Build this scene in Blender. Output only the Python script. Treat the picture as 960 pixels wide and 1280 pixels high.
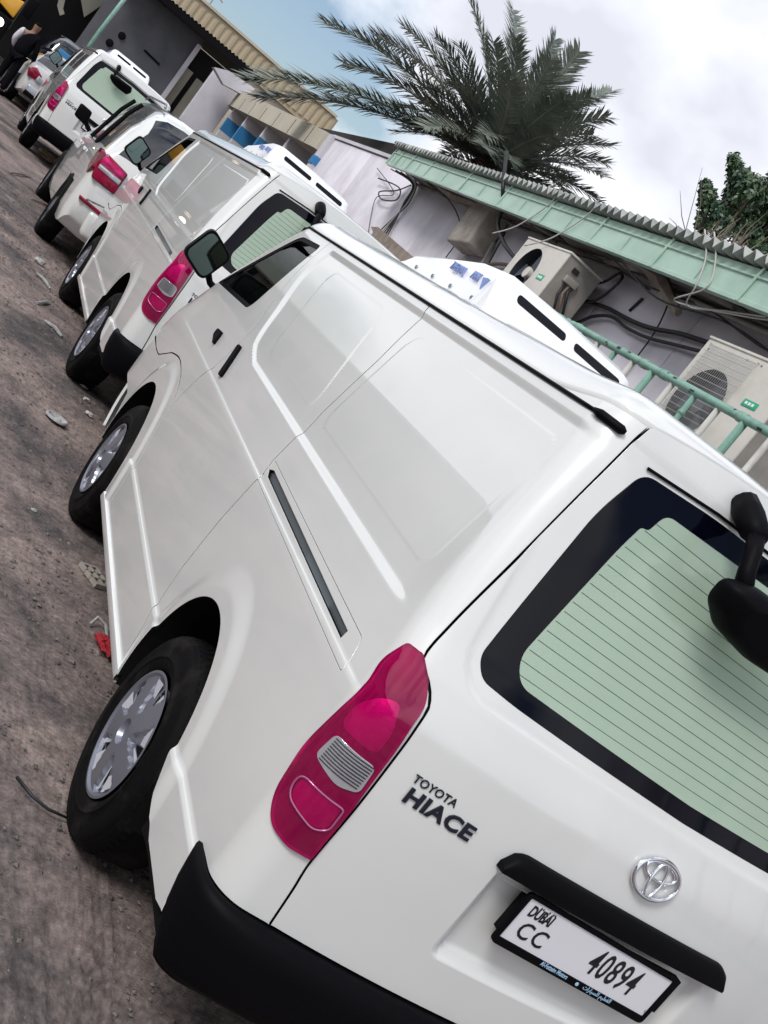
import bpy, bmesh, math, random
import numpy as np
from mathutils import Vector, Matrix, Euler
from mathutils.geometry import delaunay_2d_cdt
random.seed(7); rng = np.random.default_rng(7)
PI = math.pi
sc = bpy.context.scene
COL = sc.collection
for o in list(bpy.data.objects): bpy.data.objects.remove(o)

# ---------------------------------------------------------------- camera
cd = bpy.data.cameras.new('camera'); cam = bpy.data.objects.new('camera', cd); COL.objects.link(cam)
_R = Vector((0.74643549, -0.25387877, 0.6151257)); _U = Vector((-0.51968752, 0.35496287, 0.77712692)); _F = Vector((0.41564281, 0.89974826, -0.13301925))
cam.matrix_world = Matrix(((_R.x, _U.x, -_F.x, -1.10374), (_R.y, _U.y, -_F.y, -1.80735), (_R.z, _U.z, -_F.z, 1.7205), (0, 0, 0, 1)))
cd.sensor_fit = 'VERTICAL'; cd.sensor_height = 36.0; cd.sensor_width = 27.0; cd.lens = 1386.813 / 1280 * 36
cd.clip_start = .05; cd.clip_end = 3000
sc.camera = cam

# ---------------------------------------------------------------- world and sun
SUN_EL, SUN_AZ = math.radians(44), math.radians(238)      # azimuth clockwise from +y
w = bpy.data.worlds.new('World'); sc.world = w; w.use_nodes = True
nt = w.node_tree; nt.nodes.clear(); N = nt.nodes.new; L = nt.links.new
out = N('ShaderNodeOutputWorld'); bg = N('ShaderNodeBackground'); bg.inputs[1].default_value = .11
sky = N('ShaderNodeTexSky'); sky.sky_type = 'NISHITA'; sky.sun_disc = False
sky.sun_elevation = SUN_EL; sky.sun_rotation = SUN_AZ; sky.dust_density = 2.0; sky.air_density = 1.0
tc = N('ShaderNodeTexCoord'); mp = N('ShaderNodeMapping'); mp.inputs['Scale'].default_value = (1.0, 1.0, 1.5); mp.inputs['Location'].default_value = (0.0, 0.0, 0.0)
nz = N('ShaderNodeTexNoise'); nz.inputs['Scale'].default_value = 2.1; nz.inputs['Detail'].default_value = 7; nz.inputs['Roughness'].default_value = .52
cr = N('ShaderNodeValToRGB'); cr.color_ramp.elements[0].position = .41; cr.color_ramp.elements[1].position = .49
nz2 = N('ShaderNodeTexNoise'); nz2.inputs['Scale'].default_value = 3.2; nz2.inputs['Detail'].default_value = 5
cr2 = N('ShaderNodeValToRGB'); e = cr2.color_ramp.elements
e[0].position = .40; e[0].color = (5.7, 5.85, 6.5, 1); e[1].position = .60; e[1].color = (9.4, 9.55, 9.9, 1)
mx = N('ShaderNodeMixRGB')
L(tc.outputs['Generated'], mp.inputs['Vector']); L(mp.outputs[0], nz.inputs['Vector']); L(mp.outputs[0], nz2.inputs['Vector'])
L(nz.outputs['Fac'], cr.inputs[0]); L(nz2.outputs['Fac'], cr2.inputs[0]); L(cr.outputs[0], mx.inputs[0])
L(sky.outputs[0], mx.inputs[1]); L(cr2.outputs[0], mx.inputs[2]); L(mx.outputs[0], bg.inputs[0]); L(bg.outputs[0], out.inputs[0])
sd = bpy.data.lights.new('sun', 'SUN'); sun = bpy.data.objects.new('sun', sd); COL.objects.link(sun)
sd.energy = 1.7; sd.angle = math.radians(18); sd.color = (1, .98, .955)
dirv = Vector((math.sin(SUN_AZ) * math.cos(SUN_EL), math.cos(SUN_AZ) * math.cos(SUN_EL), math.sin(SUN_EL)))
sun.rotation_euler = dirv.to_track_quat('Z', 'Y').to_euler()
sc.view_settings.view_transform = 'Standard'; sc.view_settings.look = 'None'; sc.view_settings.exposure = 0.35; sc.view_settings.gamma = 1.0
sc.view_settings.use_curve_mapping = False
sc.cycles.max_bounces = 6; sc.cycles.transparent_max_bounces = 12

# ---------------------------------------------------------------- materials
def mat(name, col, rough=.5, metal=0., coat=0., spec=.5, noise=None, bump=None, col2=None, nscale=8., coat_rough=.03, coords='Object', detail=5, lo=.35, hi=.65, bdist=.01):
    """principled; noise: mixes col with col2 by noise of scale nscale; bump: (scale, strength)"""
    m = bpy.data.materials.new(name); m.use_nodes = True
    t = m.node_tree; b = t.nodes['Principled BSDF']
    b.inputs['Base Color'].default_value = (*col, 1); b.inputs['Roughness'].default_value = rough; b.inputs['Metallic'].default_value = metal
    b.inputs['Coat Weight'].default_value = coat; b.inputs['Coat Roughness'].default_value = coat_rough; b.inputs['Specular IOR Level'].default_value = spec
    tcn = t.nodes.new('ShaderNodeTexCoord')
    if col2 is not None:
        n = t.nodes.new('ShaderNodeTexNoise'); n.inputs['Scale'].default_value = nscale; n.inputs['Detail'].default_value = detail; n.inputs['Roughness'].default_value = .62
        r = t.nodes.new('ShaderNodeValToRGB'); r.color_ramp.elements[0].position = lo; r.color_ramp.elements[1].position = hi
        r.color_ramp.elements[0].color = (*col, 1); r.color_ramp.elements[1].color = (*col2, 1)
        t.links.new(tcn.outputs[coords], n.inputs['Vector']); t.links.new(n.outputs['Fac'], r.inputs[0]); t.links.new(r.outputs[0], b.inputs['Base Color'])
    if bump is not None:
        n = t.nodes.new('ShaderNodeTexNoise'); n.inputs['Scale'].default_value = bump[0]; n.inputs['Detail'].default_value = 8
        bn = t.nodes.new('ShaderNodeBump'); bn.inputs['Strength'].default_value = bump[1]; bn.inputs['Distance'].default_value = bdist
        t.links.new(tcn.outputs[coords], n.inputs['Vector']); t.links.new(n.outputs['Fac'], bn.inputs['Height']); t.links.new(bn.outputs[0], b.inputs['Normal'])
    return m
def glass(name, tint, gloss=1.0, rough=.01, fill=0.0, fill_col=(.5, .6, .5)):
    """thin pane: tinted see-through plus mirror reflection by fresnel; film: share of flat diffuse colour that lightens the pane"""
    m = bpy.data.materials.new(name); m.use_nodes = True; t = m.node_tree; t.nodes.clear()
    o = t.nodes.new('ShaderNodeOutputMaterial'); tr = t.nodes.new('ShaderNodeBsdfTransparent'); tr.inputs[0].default_value = (*tint, 1)
    gl = t.nodes.new('ShaderNodeBsdfGlossy'); gl.inputs['Roughness'].default_value = rough; gl.inputs[0].default_value = (gloss, gloss, gloss, 1)
    fr = t.nodes.new('ShaderNodeFresnel'); fr.inputs[0].default_value = 1.5
    mx = t.nodes.new('ShaderNodeMixShader'); df = t.nodes.new('ShaderNodeBsdfDiffuse'); df.inputs[0].default_value = (*fill_col, 1)
    m2 = t.nodes.new('ShaderNodeMixShader'); m2.inputs[0].default_value = fill
    t.links.new(tr.outputs[0], m2.inputs[1]); t.links.new(df.outputs[0], m2.inputs[2])
    t.links.new(fr.outputs[0], mx.inputs[0]); t.links.new(m2.outputs[0], mx.inputs[1]); t.links.new(gl.outputs[0], mx.inputs[2]); t.links.new(mx.outputs[0], o.inputs[0])
    return m
M = {}
M['paint'] = mat('white_paint', (.69, .70, .685), .30, coat=1.0, col2=(.655, .668, .655), nscale=1.7, coat_rough=.015)
M['paint_frp'] = mat('white_fibreglass', (.80, .81, .83), .30, coat=.3, coat_rough=.12)
M['black_plastic'] = mat('black_plastic', (.0022, .0022, .0035), .55, bump=(300, .15), spec=.08, bdist=.002)
M['gloss_black'] = mat('gloss_black', (.0015, .0015, .005), .05, spec=.22)
M['rubber'] = mat('tyre_rubber', (.0032, .0032, .0038), .7, bump=(60, .2), spec=.10, col2=(.022, .019, .017), nscale=7, lo=.5, hi=.78)
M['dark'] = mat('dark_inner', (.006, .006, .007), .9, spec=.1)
M['silver'] = mat('silver_hubcap', (.24, .25, .30), .33, metal=.6)
M['silver_skylit'] = mat('skylit_silver_hubcap', (.62, .64, .70), .38, metal=.25)  # lighter silver: sky reflection on the tilted facets put into the colour
M['chrome'] = mat('chrome', (.80, .82, .86), .08, metal=1)
M['steel'] = mat('rail_steel', (.22, .26, .28), .35, metal=.8)
M['lamp_red'] = mat('red_lamp_lens', (.34, .0005, .042), .12, coat=.8, col2=(.15, .0, .018), nscale=6, spec=.2, detail=1)
M['lamp_pink'] = mat('bright_lamp_reflector', (.92, .0, .26), .28, metal=.55, coat=.8, col2=(.55, .0, .10), nscale=12, lo=.40, hi=.62, detail=1, bump=(55, .25), bdist=.004)
M['lamp_lens'] = glass('red_lens', (.94, .05, .47), rough=.02, fill=.25, fill_col=(.62, .0, .13))
M['lamp_housing'] = mat('lamp_housing', (.34, .22, .26), .3, metal=.3, col2=(.16, .10, .12), nscale=11, detail=1)
M['lamp_bowl'] = mat('lamp_silver_bowl', (.97, .90, .95), .28, metal=.55, bump=(70, .3), bdist=.004)
M['lamp_clear'] = mat('clear_lamp_lens', (.55, .57, .62), .15, metal=.6, coat=1)
M['lamp_rim'] = mat('lamp_chamber_rim', (.45, .12, .28), .2, metal=.4, coat=1)
M['rear_glass'] = glass('green_tinted_glass', (.52, .80, .62), fill=.62, fill_col=(.56, .72, .57))  # flat pale green in the pane stands in for light from the lining
M['door_glass'] = glass('door_glass', (.42, .52, .48), gloss=.5)
M['grey_glass'] = glass('grey_side_glass', (.28, .29, .31), fill=.35, fill_col=(.30, .30, .31))
M['grey_glass_solid'] = mat('grey_side_glass_pane', (.16, .165, .18), .12, coat=.6, col2=(.22, .22, .225), nscale=1.5)
M['dark_glass'] = mat('dark_glass', (.006, .009, .014), .03, coat=1)
M['mirror'] = mat('mirror_glass', (.11, .155, .155), .04, metal=1)
M['plate'] = mat('plate_white', (.72, .72, .76), .35)
M['heater'] = mat('heater_wire_brown', (.07, .11, .085), .6)
M['ink'] = mat('black_ink', (.006, .006, .008), .4)
M['badge'] = mat('badge_dark', (.03, .035, .055), .25, metal=.6)
M['blue_ink'] = mat('blue_ink', (.20, .27, .52), .5)
M['frame_ink'] = mat('pale_blue_ink', (.35, .55, .75), .5)
M['insulation'] = mat('white_insulated_lining', (.72, .78, .74), .6, col2=(.60, .68, .63), nscale=3)
M['seat'] = mat('seat_fabric', (.03, .035, .05), .8, bump=(90, .2))
M['dash'] = mat('dashboard_plastic', (.02, .022, .025), .5)
M['blue_cloth'] = mat('blue_cloth', (.05, .12, .30), .8)
M['yellow_cloth'] = mat('yellow_paper', (.42, .30, .08), .8)
M['green_pipe'] = mat('green_pipe_paint', (.20, .36, .29), .4, col2=(.13, .25, .20), nscale=9, bump=(30, .2), lo=.45, hi=.7)
M['white_pipe'] = mat('white_pipe_paint', (.50, .49, .46), .45, col2=(.30, .29, .26), nscale=8, lo=.5, hi=.75)
M['rust'] = mat('chipped_rust', (.03, .035, .04), .8)
M['green_fascia'] = mat('green_fascia_metal', (.36, .51, .42), .38, col2=(.26, .39, .32), nscale=3.2, bump=(4, .15), lo=.4, hi=.75, bdist=.02)
M['corrugated'] = mat('weathered_corrugated_sheet', (.20, .21, .20), .7, col2=(.42, .43, .41), nscale=3, bump=(25, .25))
M['wall'] = mat('lilac_white_wall', (.68, .65, .70), .8, col2=(.50, .47, .51), nscale=1.3, bump=(14, .22), lo=.42, hi=.72)
M['wall_white'] = mat('white_rendered_wall', (.60, .58, .62), .8, col2=(.50, .48, .52), nscale=1.1, bump=(12, .2))
M['soffit'] = mat('old_soffit_board', (.22, .20, .185), .85, col2=(.10, .085, .075), nscale=2.4, bump=(12, .4), lo=.4, hi=.68)
M['wood'] = mat('weathered_timber', (.30, .25, .21), .8, col2=(.17, .13, .10), nscale=5, bump=(20, .5))
M['concrete'] = mat('rough_concrete', (.36, .33, .29), .9, col2=(.24, .215, .185), nscale=7, bump=(25, .6))
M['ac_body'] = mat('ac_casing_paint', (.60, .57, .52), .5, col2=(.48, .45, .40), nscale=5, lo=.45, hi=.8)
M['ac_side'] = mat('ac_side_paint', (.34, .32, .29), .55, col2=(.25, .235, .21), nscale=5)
M['ac_wire'] = mat('ac_grille_wire', (.42, .42, .42), .4)
M['ac_dark'] = mat('ac_fan_opening', (.014, .016, .022), .6)
M['ac_fan'] = mat('fan_blade_plastic', (.06, .07, .09), .4)
M['ac_green'] = mat('green_sticker', (.01, .36, .19), .4)
M['white_ink'] = mat('white_ink', (.8, .8, .8), .5)
M['cable'] = mat('black_cable', (.012, .012, .014), .55)
M['cable_brown'] = mat('taped_pipe', (.17, .12, .09), .7)
M['cable_pale'] = mat('pale_string', (.45, .45, .42), .7)
M['grey_wall'] = mat('grey_shed_wall', (.115, .115, .13), .85, col2=(.08, .08, .09), nscale=1.0)
M['cream'] = mat('cream_wall', (.50, .46, .37), .8, col2=(.42, .385, .31), nscale=.7)
M['cream_rib'] = mat('cream_ribbed_sheet', (.40, .33, .22), .6)
M['blue_paint'] = mat('blue_painted_band', (.03, .19, .42), .5)
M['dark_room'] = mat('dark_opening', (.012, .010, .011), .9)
M['yellow'] = mat('yellow_vehicle_paint', (.72, .36, .02), .4, coat=.5)
M['skin'] = mat('skin', (.20, .11, .07), .55)
M['black_cloth'] = mat('black_cloth', (.006, .006, .008), .9, spec=.03)
M['white_cloth'] = mat('white_cloth', (.62, .60, .64), .8)
M['red_cloth'] = mat('red_rag', (.32, .012, .02), .8)
M['frond'] = mat('palm_leaflet', (.085, .115, .095), .45, col2=(.24, .26, .21), nscale=1.2, coords='Object')
M['frond_dry'] = mat('dry_palm_leaflet', (.16, .125, .08), .7, col2=(.26, .21, .14), nscale=2)
M['trunk'] = mat('palm_trunk_bark', (.12, .085, .06), .95, col2=(.06, .045, .035), nscale=9, bump=(14, .8))
M['leaf'] = mat('dark_green_leaf', (.022, .060, .034), .45, col2=(.075, .12, .05), nscale=3)
M['twig'] = mat('bare_twig', (.13, .10, .085), .9)
M['silver_car'] = mat('silver_car_paint', (.42, .45, .50), .3, metal=.4, coat=.8)
M['dirty_paint'] = mat('dusty_white_paint', (.62, .62, .62), .4, coat=.5, col2=(.5, .5, .49), nscale=2)
M['litter'] = mat('pale_litter', (.42, .42, .42), .7, col2=(.22, .22, .22), nscale=30)
M['tan'] = mat('tan_paper', (.50, .38, .25), .8)
def emis(name, col, s):
    m = bpy.data.materials.new(name); m.use_nodes = True; b = m.node_tree.nodes['Principled BSDF']
    b.inputs['Emission Color'].default_value = (*col, 1); b.inputs['Emission Strength'].default_value = s; b.inputs['Base Color'].default_value = (*col, 1); return m
M['headlight_on'] = emis('lit_headlight', (1, .78, .62), 5)
# ground
g = bpy.data.materials.new('dirt_ground'); g.use_nodes = True; t = g.node_tree; b = t.nodes['Principled BSDF']; b.inputs['Roughness'].default_value = .9; b.inputs['Specular IOR Level'].default_value = .2
tcn = t.nodes.new('ShaderNodeTexCoord')
def gn(scale, det, rough=.6):
    n = t.nodes.new('ShaderNodeTexNoise'); n.inputs['Scale'].default_value = scale; n.inputs['Detail'].default_value = det; n.inputs['Roughness'].default_value = rough
    t.links.new(tcn.outputs['Object'], n.inputs['Vector']); return n
n1 = gn(1.3, 6); n2 = gn(14, 8, .7); n3 = gn(55, 6, .7)
r1 = t.nodes.new('ShaderNodeValToRGB'); ee = r1.color_ramp.elements; ee[0].position = .36; ee[0].color = (.105, .096, .098, 1); ee[1].position = .58; ee[1].color = (.345, .278, .252, 1)
r2 = t.nodes.new('ShaderNodeValToRGB'); ee = r2.color_ramp.elements; ee[0].position = .33; ee[0].color = (.30, .29, .29, 1); ee[1].position = .60; ee[1].color = (1.08, 1.05, 1.03, 1)
r3 = t.nodes.new('ShaderNodeValToRGB'); ee = r3.color_ramp.elements; ee[0].position = .36; ee[0].color = (.55, .55, .56, 1); ee[1].position = .7; ee[1].color = (1.2, 1.2, 1.2, 1)
a = t.nodes.new('ShaderNodeMixRGB'); a.blend_type = 'MULTIPLY'; a.inputs[0].default_value = .62; c = t.nodes.new('ShaderNodeMixRGB'); c.blend_type = 'MULTIPLY'; c.inputs[0].default_value = 1
t.links.new(n1.outputs['Fac'], r1.inputs[0]); t.links.new(n2.outputs['Fac'], r2.inputs[0]); t.links.new(n3.outputs['Fac'], r3.inputs[0])
t.links.new(r1.outputs[0], a.inputs[1]); t.links.new(r2.outputs[0], a.inputs[2]); t.links.new(a.outputs[0], c.inputs[1]); t.links.new(r3.outputs[0], c.inputs[2]); t.links.new(c.outputs[0], b.inputs['Base Color'])
bn = t.nodes.new('ShaderNodeBump'); bn.inputs['Strength'].default_value = .5; bn.inputs['Distance'].default_value = .012
t.links.new(n3.outputs['Fac'], bn.inputs['Height']); bn2 = t.nodes.new('ShaderNodeBump'); bn2.inputs['Strength'].default_value = .4; bn2.inputs['Distance'].default_value = .03
t.links.new(n2.outputs['Fac'], bn2.inputs['Height']); t.links.new(bn.outputs[0], bn2.inputs['Normal']); t.links.new(bn2.outputs[0], b.inputs['Normal'])
M['ground'] = g

# ---------------------------------------------------------------- object helpers
def tag(o, label=None, cat=None, group=None, kind=None):
    if label: o['label'] = label
    if cat: o['category'] = cat
    if group: o['group'] = group
    if kind: o['kind'] = kind
    return o
def link(name, me, m, parent=None, smooth=False):
    o = bpy.data.objects.new(name, me); COL.objects.link(o)
    if m is not None and not me.materials: me.materials.append(m)
    if parent is not None: o.parent = parent
    if smooth: me.shade_smooth()
    return o
def thing(name, label, cat, loc=(0, 0, 0), rz=0, group=None):
    o = bpy.data.objects.new(name, None); COL.objects.link(o); o.location = loc; o.rotation_euler = (0, 0, rz); o.empty_display_size = .1
    return tag(o, label, cat, group)
def mesh(name, v, f):
    me = bpy.data.meshes.new(name); me.from_pydata([tuple(map(float, p)) for p in v], [], [tuple(int(i) for i in q) for q in f]); me.update(); return me
class MB:
    """collects vertices and faces of one mesh"""
    def __init__(s): s.v = []; s.f = []
    def add(s, v, f):
        k = len(s.v); s.v += [tuple(map(float, p)) for p in v]; s.f += [tuple(i + k for i in q) for q in f]; return s
    def box(s, x0, x1, y0, y1, z0, z1):
        v = [(x, y, z) for x in (x0, x1) for y in (y0, y1) for z in (z0, z1)]
        return s.add(v, [(0, 1, 3, 2), (4, 6, 7, 5), (0, 4, 5, 1), (2, 3, 7, 6), (0, 2, 6, 4), (1, 5, 7, 3)])
    def prism(s, poly, d0, d1, ax='x'):
        """closed polygon of 2D points extruded along ax from d0 to d1"""
        n = len(poly)
        def P(a, b, d): return {'x': (d, a, b), 'y': (a, d, b), 'z': (a, b, d)}[ax]
        v = [P(a, b, d0) for a, b in poly] + [P(a, b, d1) for a, b in poly]
        return s.add(v, [tuple(range(n))[::-1], tuple(range(n, 2 * n))] + [(i, (i + 1) % n, n + (i + 1) % n, n + i) for i in range(n)])
    def tube(s, pts, r, n=8, cap=True, closed=False):
        pts = [Vector(p) for p in pts]; m = len(pts); rr = r if hasattr(r, '__len__') else [r] * m
        T = []
        for i in range(m):
            a = pts[(i - 1) % m] if (i > 0 or closed) else pts[i]; b2 = pts[(i + 1) % m] if (i < m - 1 or closed) else pts[i]
            T.append((b2 - a).normalized())
        up = Vector((0, 0, 1)) if abs(T[0].z) < .9 else Vector((1, 0, 0)); U0 = T[0].cross(up).normalized(); v = []
        for i in range(m):
            U0 = (U0 - T[i] * U0.dot(T[i])).normalized(); V0 = T[i].cross(U0)
            for k in range(n):
                a = 2 * PI * k / n; v.append(pts[i] + (U0 * math.cos(a) + V0 * math.sin(a)) * rr[i])
        f = [(i * n + k, i * n + (k + 1) % n, (i + 1) * n + (k + 1) % n, (i + 1) * n + k) for i in range(m - 1) for k in range(n)]
        if closed: f += [((m - 1) * n + k, (m - 1) * n + (k + 1) % n, (k + 1) % n, k) for k in range(n)]
        elif cap: f += [tuple(range(n))[::-1], tuple((m - 1) * n + k for k in range(n))]
        return s.add(v, f)
    def lathe(s, prof, c=(0, 0, 0), ax='x', n=48, closed=True):
        """prof: (axial, radius)"""
        v = []
        for k in range(n):
            a = 2 * PI * k / n
            for (h, r) in prof:
                p = {'x': (h, r * math.cos(a), r * math.sin(a)), 'y': (r * math.cos(a), h, r * math.sin(a)), 'z': (r * math.cos(a), r * math.sin(a), h)}[ax]
                v.append((p[0] + c[0], p[1] + c[1], p[2] + c[2]))
        m = len(prof)
        return s.add(v, [(k * m + i, k * m + i + 1, ((k + 1) % n) * m + i + 1, ((k + 1) % n) * m + i) for k in range(n) for i in range(m - 1)])
    def grid(s, P):
        a, b = len(P), len(P[0]); return s.add([q for r in P for q in r], [(i * b + j, i * b + j + 1, (i + 1) * b + j + 1, (i + 1) * b + j) for i in range(a - 1) for j in range(b - 1)])
    def build(s, name, m, parent=None, smooth=False, bevel=0, seg=2, auto=None):
        me = mesh(name, s.v, s.f)
        bm = bmesh.new(); bm.from_mesh(me); bmesh.ops.recalc_face_normals(bm, faces=bm.faces)
        if bevel:
            ed = [e for e in bm.edges if len(e.link_faces) == 2 and e.calc_face_angle(0) > .5]
            bmesh.ops.bevel(bm, geom=ed, offset=bevel, segments=seg, affect='EDGES', profile=.6)
        if auto is not None:
            for e in bm.edges: e.smooth = not (len(e.link_faces) == 2 and e.calc_face_angle(0) > auto)
        bm.to_mesh(me); bm.free()
        return link(name, me, m, parent, smooth or auto is not None or bevel > 0)
def dense(poly, step, closed=True):
    P = [np.array(p, float) for p in poly]; out_ = []
    n = len(P)
    for i in range(n if closed else n - 1):
        a, b2 = P[i], P[(i + 1) % n]; k = max(1, int(math.ceil(np.linalg.norm(b2 - a) / step)))
        out_ += [a + (b2 - a) * j / k for j in range(k)]
    if not closed: out_.append(P[-1])
    return np.array(out_)
def roundpoly(poly, r, n=6):
    """rounds each corner; r number or list"""
    P = [np.array(p, float) for p in poly]; o = []; m = len(P)
    for i in range(m):
        ri = r[i] if hasattr(r, '__len__') else r
        a, b2, c2 = P[i - 1], P[i], P[(i + 1) % m]
        if ri <= 0: o.append(b2); continue
        la, lc = np.linalg.norm(a - b2), np.linalg.norm(c2 - b2); ri = min(ri, la * .48, lc * .48)
        p0 = b2 + (a - b2) / la * ri; p1 = b2 + (c2 - b2) / lc * ri
        for k in range(n + 1):
            tt = k / n; o.append((1 - tt) ** 2 * p0 + 2 * tt * (1 - tt) * b2 + tt ** 2 * p1)
    return np.array(o)
def inpoly(pts, poly):
    x, y = pts[:, 0], pts[:, 1]; c = np.zeros(len(pts), bool); n = len(poly); j = n - 1
    for i in range(n):
        xi, yi = poly[i]; xj, yj = poly[j]
        if yi != yj:
            c ^= ((yi > y) != (yj > y)) & (x < (xj - xi) * (y - yi) / (yj - yi) + xi)
        j = i
    return c
def area2(p): return .5 * np.sum(p[:, 0] * np.roll(p[:, 1], -1) - np.roll(p[:, 0], -1) * p[:, 1])
def inset(p, d):
    s = 1 if area2(p) > 0 else -1
    t2 = np.roll(p, -1, 0) - np.roll(p, 1, 0); t2 /= np.linalg.norm(t2, axis=1, keepdims=True) + 1e-12
    return p + s * d * np.stack([-t2[:, 1], t2[:, 0]], 1)
def panel(name, outer, fn, m, parent=None, holes=(), step=.02, gap=.002, flange=.012, off=0.0, bstep=.012, mirror=False, nfn=None, hgap=None, gap_shade=False):
    """curved sheet over a 2D outline: fn(a, b) -> points; real gaps and turned-in edges"""
    O = inset(dense(outer, bstep), gap); H = [inset(dense(h, bstep), -(gap if hgap is None else hgap)) for h in holes]
    lo, hi = O.min(0), O.max(0)
    ga, gb = np.meshgrid(np.arange(lo[0] + step * .5, hi[0], step), np.arange(lo[1] + step * .5, hi[1], step)); G = np.stack([ga.ravel(), gb.ravel()], 1)
    k = inpoly(G, O)
    for h in H: k &= ~inpoly(G, h)
    G = G[k]
    B = np.concatenate([O] + H)
    keep = np.ones(len(G), bool)
    for i in range(0, len(G), 4000):
        d = ((G[i:i+4000, None, :] - B[None]) ** 2).sum(2).min(1); keep[i:i+4000] = d > (step * .45) ** 2
    G = G[keep]
    P = np.concatenate([B, G]); E = []; k0 = 0; loops = []
    for lp in [O] + H:
        n = len(lp); E += [(k0 + i, k0 + (i + 1) % n) for i in range(n)]; loops.append((k0, n)); k0 += n
    r = delaunay_2d_cdt([Vector(p) for p in P], E, [], 0, 1e-7, True)
    V = np.array([tuple(p) for p in r[0]]); T = np.array([tuple(f) for f in r[2]])
    c2 = V[T].mean(1); kk = inpoly(c2, O)
    for h in H: kk &= ~inpoly(c2, h)
    T = T[kk]
    used = np.unique(T); mp_ = -np.ones(len(V), int); mp_[used] = np.arange(len(used)); V = V[used]; T = mp_[T]
    e_ = 5e-4
    X = fn(V[:, 0], V[:, 1])
    du = fn(V[:, 0] + e_, V[:, 1]) - fn(V[:, 0] - e_, V[:, 1]); dz = fn(V[:, 0], V[:, 1] + e_) - fn(V[:, 0], V[:, 1] - e_)
    n = np.cross(du, dz) if nfn == 'flip' else np.cross(dz, du); n /= np.linalg.norm(n, axis=1, keepdims=True) + 1e-12
    X = X + n * off
    # triangles oriented along n
    tn = np.cross(X[T[:, 1]] - X[T[:, 0]], X[T[:, 2]] - X[T[:, 0]]); fl = (tn * n[T[:, 0]]).sum(1) < 0; T[fl] = T[fl][:, ::-1]
    nv = len(X); VV = [X]; NN = [n]; FF = [tuple(t_) for t_ in T]
    if flange > 0:
        # boundary edges: used once
        ed = {}
        for t_ in T:
            for a, b2 in ((t_[0], t_[1]), (t_[1], t_[2]), (t_[2], t_[0])): ed[(a, b2)] = 1
        bd = [(a, b2) for (a, b2) in ed if (b2, a) not in ed]
        ids = sorted({i for e2 in bd for i in e2}); ix = {i: j for j, i in enumerate(ids)}; I = np.array(ids)
        t3 = np.zeros((len(ids), 3))
        for a, b2 in bd:
            d = X[b2] - X[a]; t3[ix[a]] += d; t3[ix[b2]] += d
        t3 /= np.linalg.norm(t3, axis=1, keepdims=True) + 1e-12
        o3 = np.cross(t3, n[I])
        r3 = X[I] - n[I] * .0012 + o3 * .0008; b3 = X[I] - n[I] * flange + o3 * .0008
        m3 = n[I] * .6 + o3 * .8
        VV += [r3, r3, b3]; NN += [m3, o3, o3]; k1 = nv; k2 = nv + len(I); k3 = nv + 2 * len(I)
        for a, b2 in bd:
            FF += [(a, k1 + ix[a], k1 + ix[b2], b2), (k2 + ix[a], k3 + ix[a], k3 + ix[b2], k2 + ix[b2])]
    X = np.concatenate(VV); n = np.concatenate(NN)
    if mirror:
        X = X * [-1, 1, 1] + [W, 0, 0]; n = n * [-1, 1, 1]; FF = [tuple(q[::-1]) for q in FF]
    me = bpy.data.meshes.new(name); me.from_pydata(X.tolist(), [], [tuple(int(i) for i in q) for q in FF]); me.update()
    me.shade_smooth(); me.normals_split_custom_set_from_vertices(n.tolist())
    if gap_shade:             # dark colour on the turned-in edges stands in for shade in the gaps
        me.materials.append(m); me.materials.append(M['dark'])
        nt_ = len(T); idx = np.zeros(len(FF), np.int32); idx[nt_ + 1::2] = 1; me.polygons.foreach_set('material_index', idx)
    return link(name, me, m, parent)
def text_mesh(name, s, size, m, parent, origin, xdir, ydir, depth=.002, sx=1.0, bold=0.0, align='CENTER', shear=0, spacing=1.0):
    """lettering as a thin solid mesh laid on a plane"""
    cu = bpy.data.curves.new(name, 'FONT'); cu.body = s; cu.size = size; cu.extrude = depth; cu.align_x = align; cu.align_y = 'CENTER'; cu.offset = bold; cu.shear = shear; cu.space_character = spacing
    cu.resolution_u = 3
    to = bpy.data.objects.new('tmp', cu); COL.objects.link(to)
    dg = bpy.context.evaluated_depsgraph_get(); me = bpy.data.meshes.new_from_object(to.evaluated_get(dg)); bpy.data.objects.remove(to)
    x = Vector(xdir).normalized(); y = Vector(ydir).normalized(); zz = x.cross(y).normalized(); y = zz.cross(x)
    me.transform(Matrix(((x.x * sx, y.x, zz.x, origin[0]), (x.y * sx, y.y, zz.y, origin[1]), (x.z * sx, y.z, zz.z, origin[2]), (0, 0, 0, 1))))
    me.name = name; me.materials.clear()
    return link(name, me, m, parent)
def copy_tree(o, parent=None, drop=()):
    c2 = o.copy(); COL.objects.link(c2)
    if parent is not None: c2.parent = parent
    for ch in list(o.children):
        if ch.name.split('.')[0] not in drop: copy_tree(ch, c2, drop)
    return c2
def gz(y): return .026 * max(0.0, y - 2.0) if y < 45 else 1.12
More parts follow.
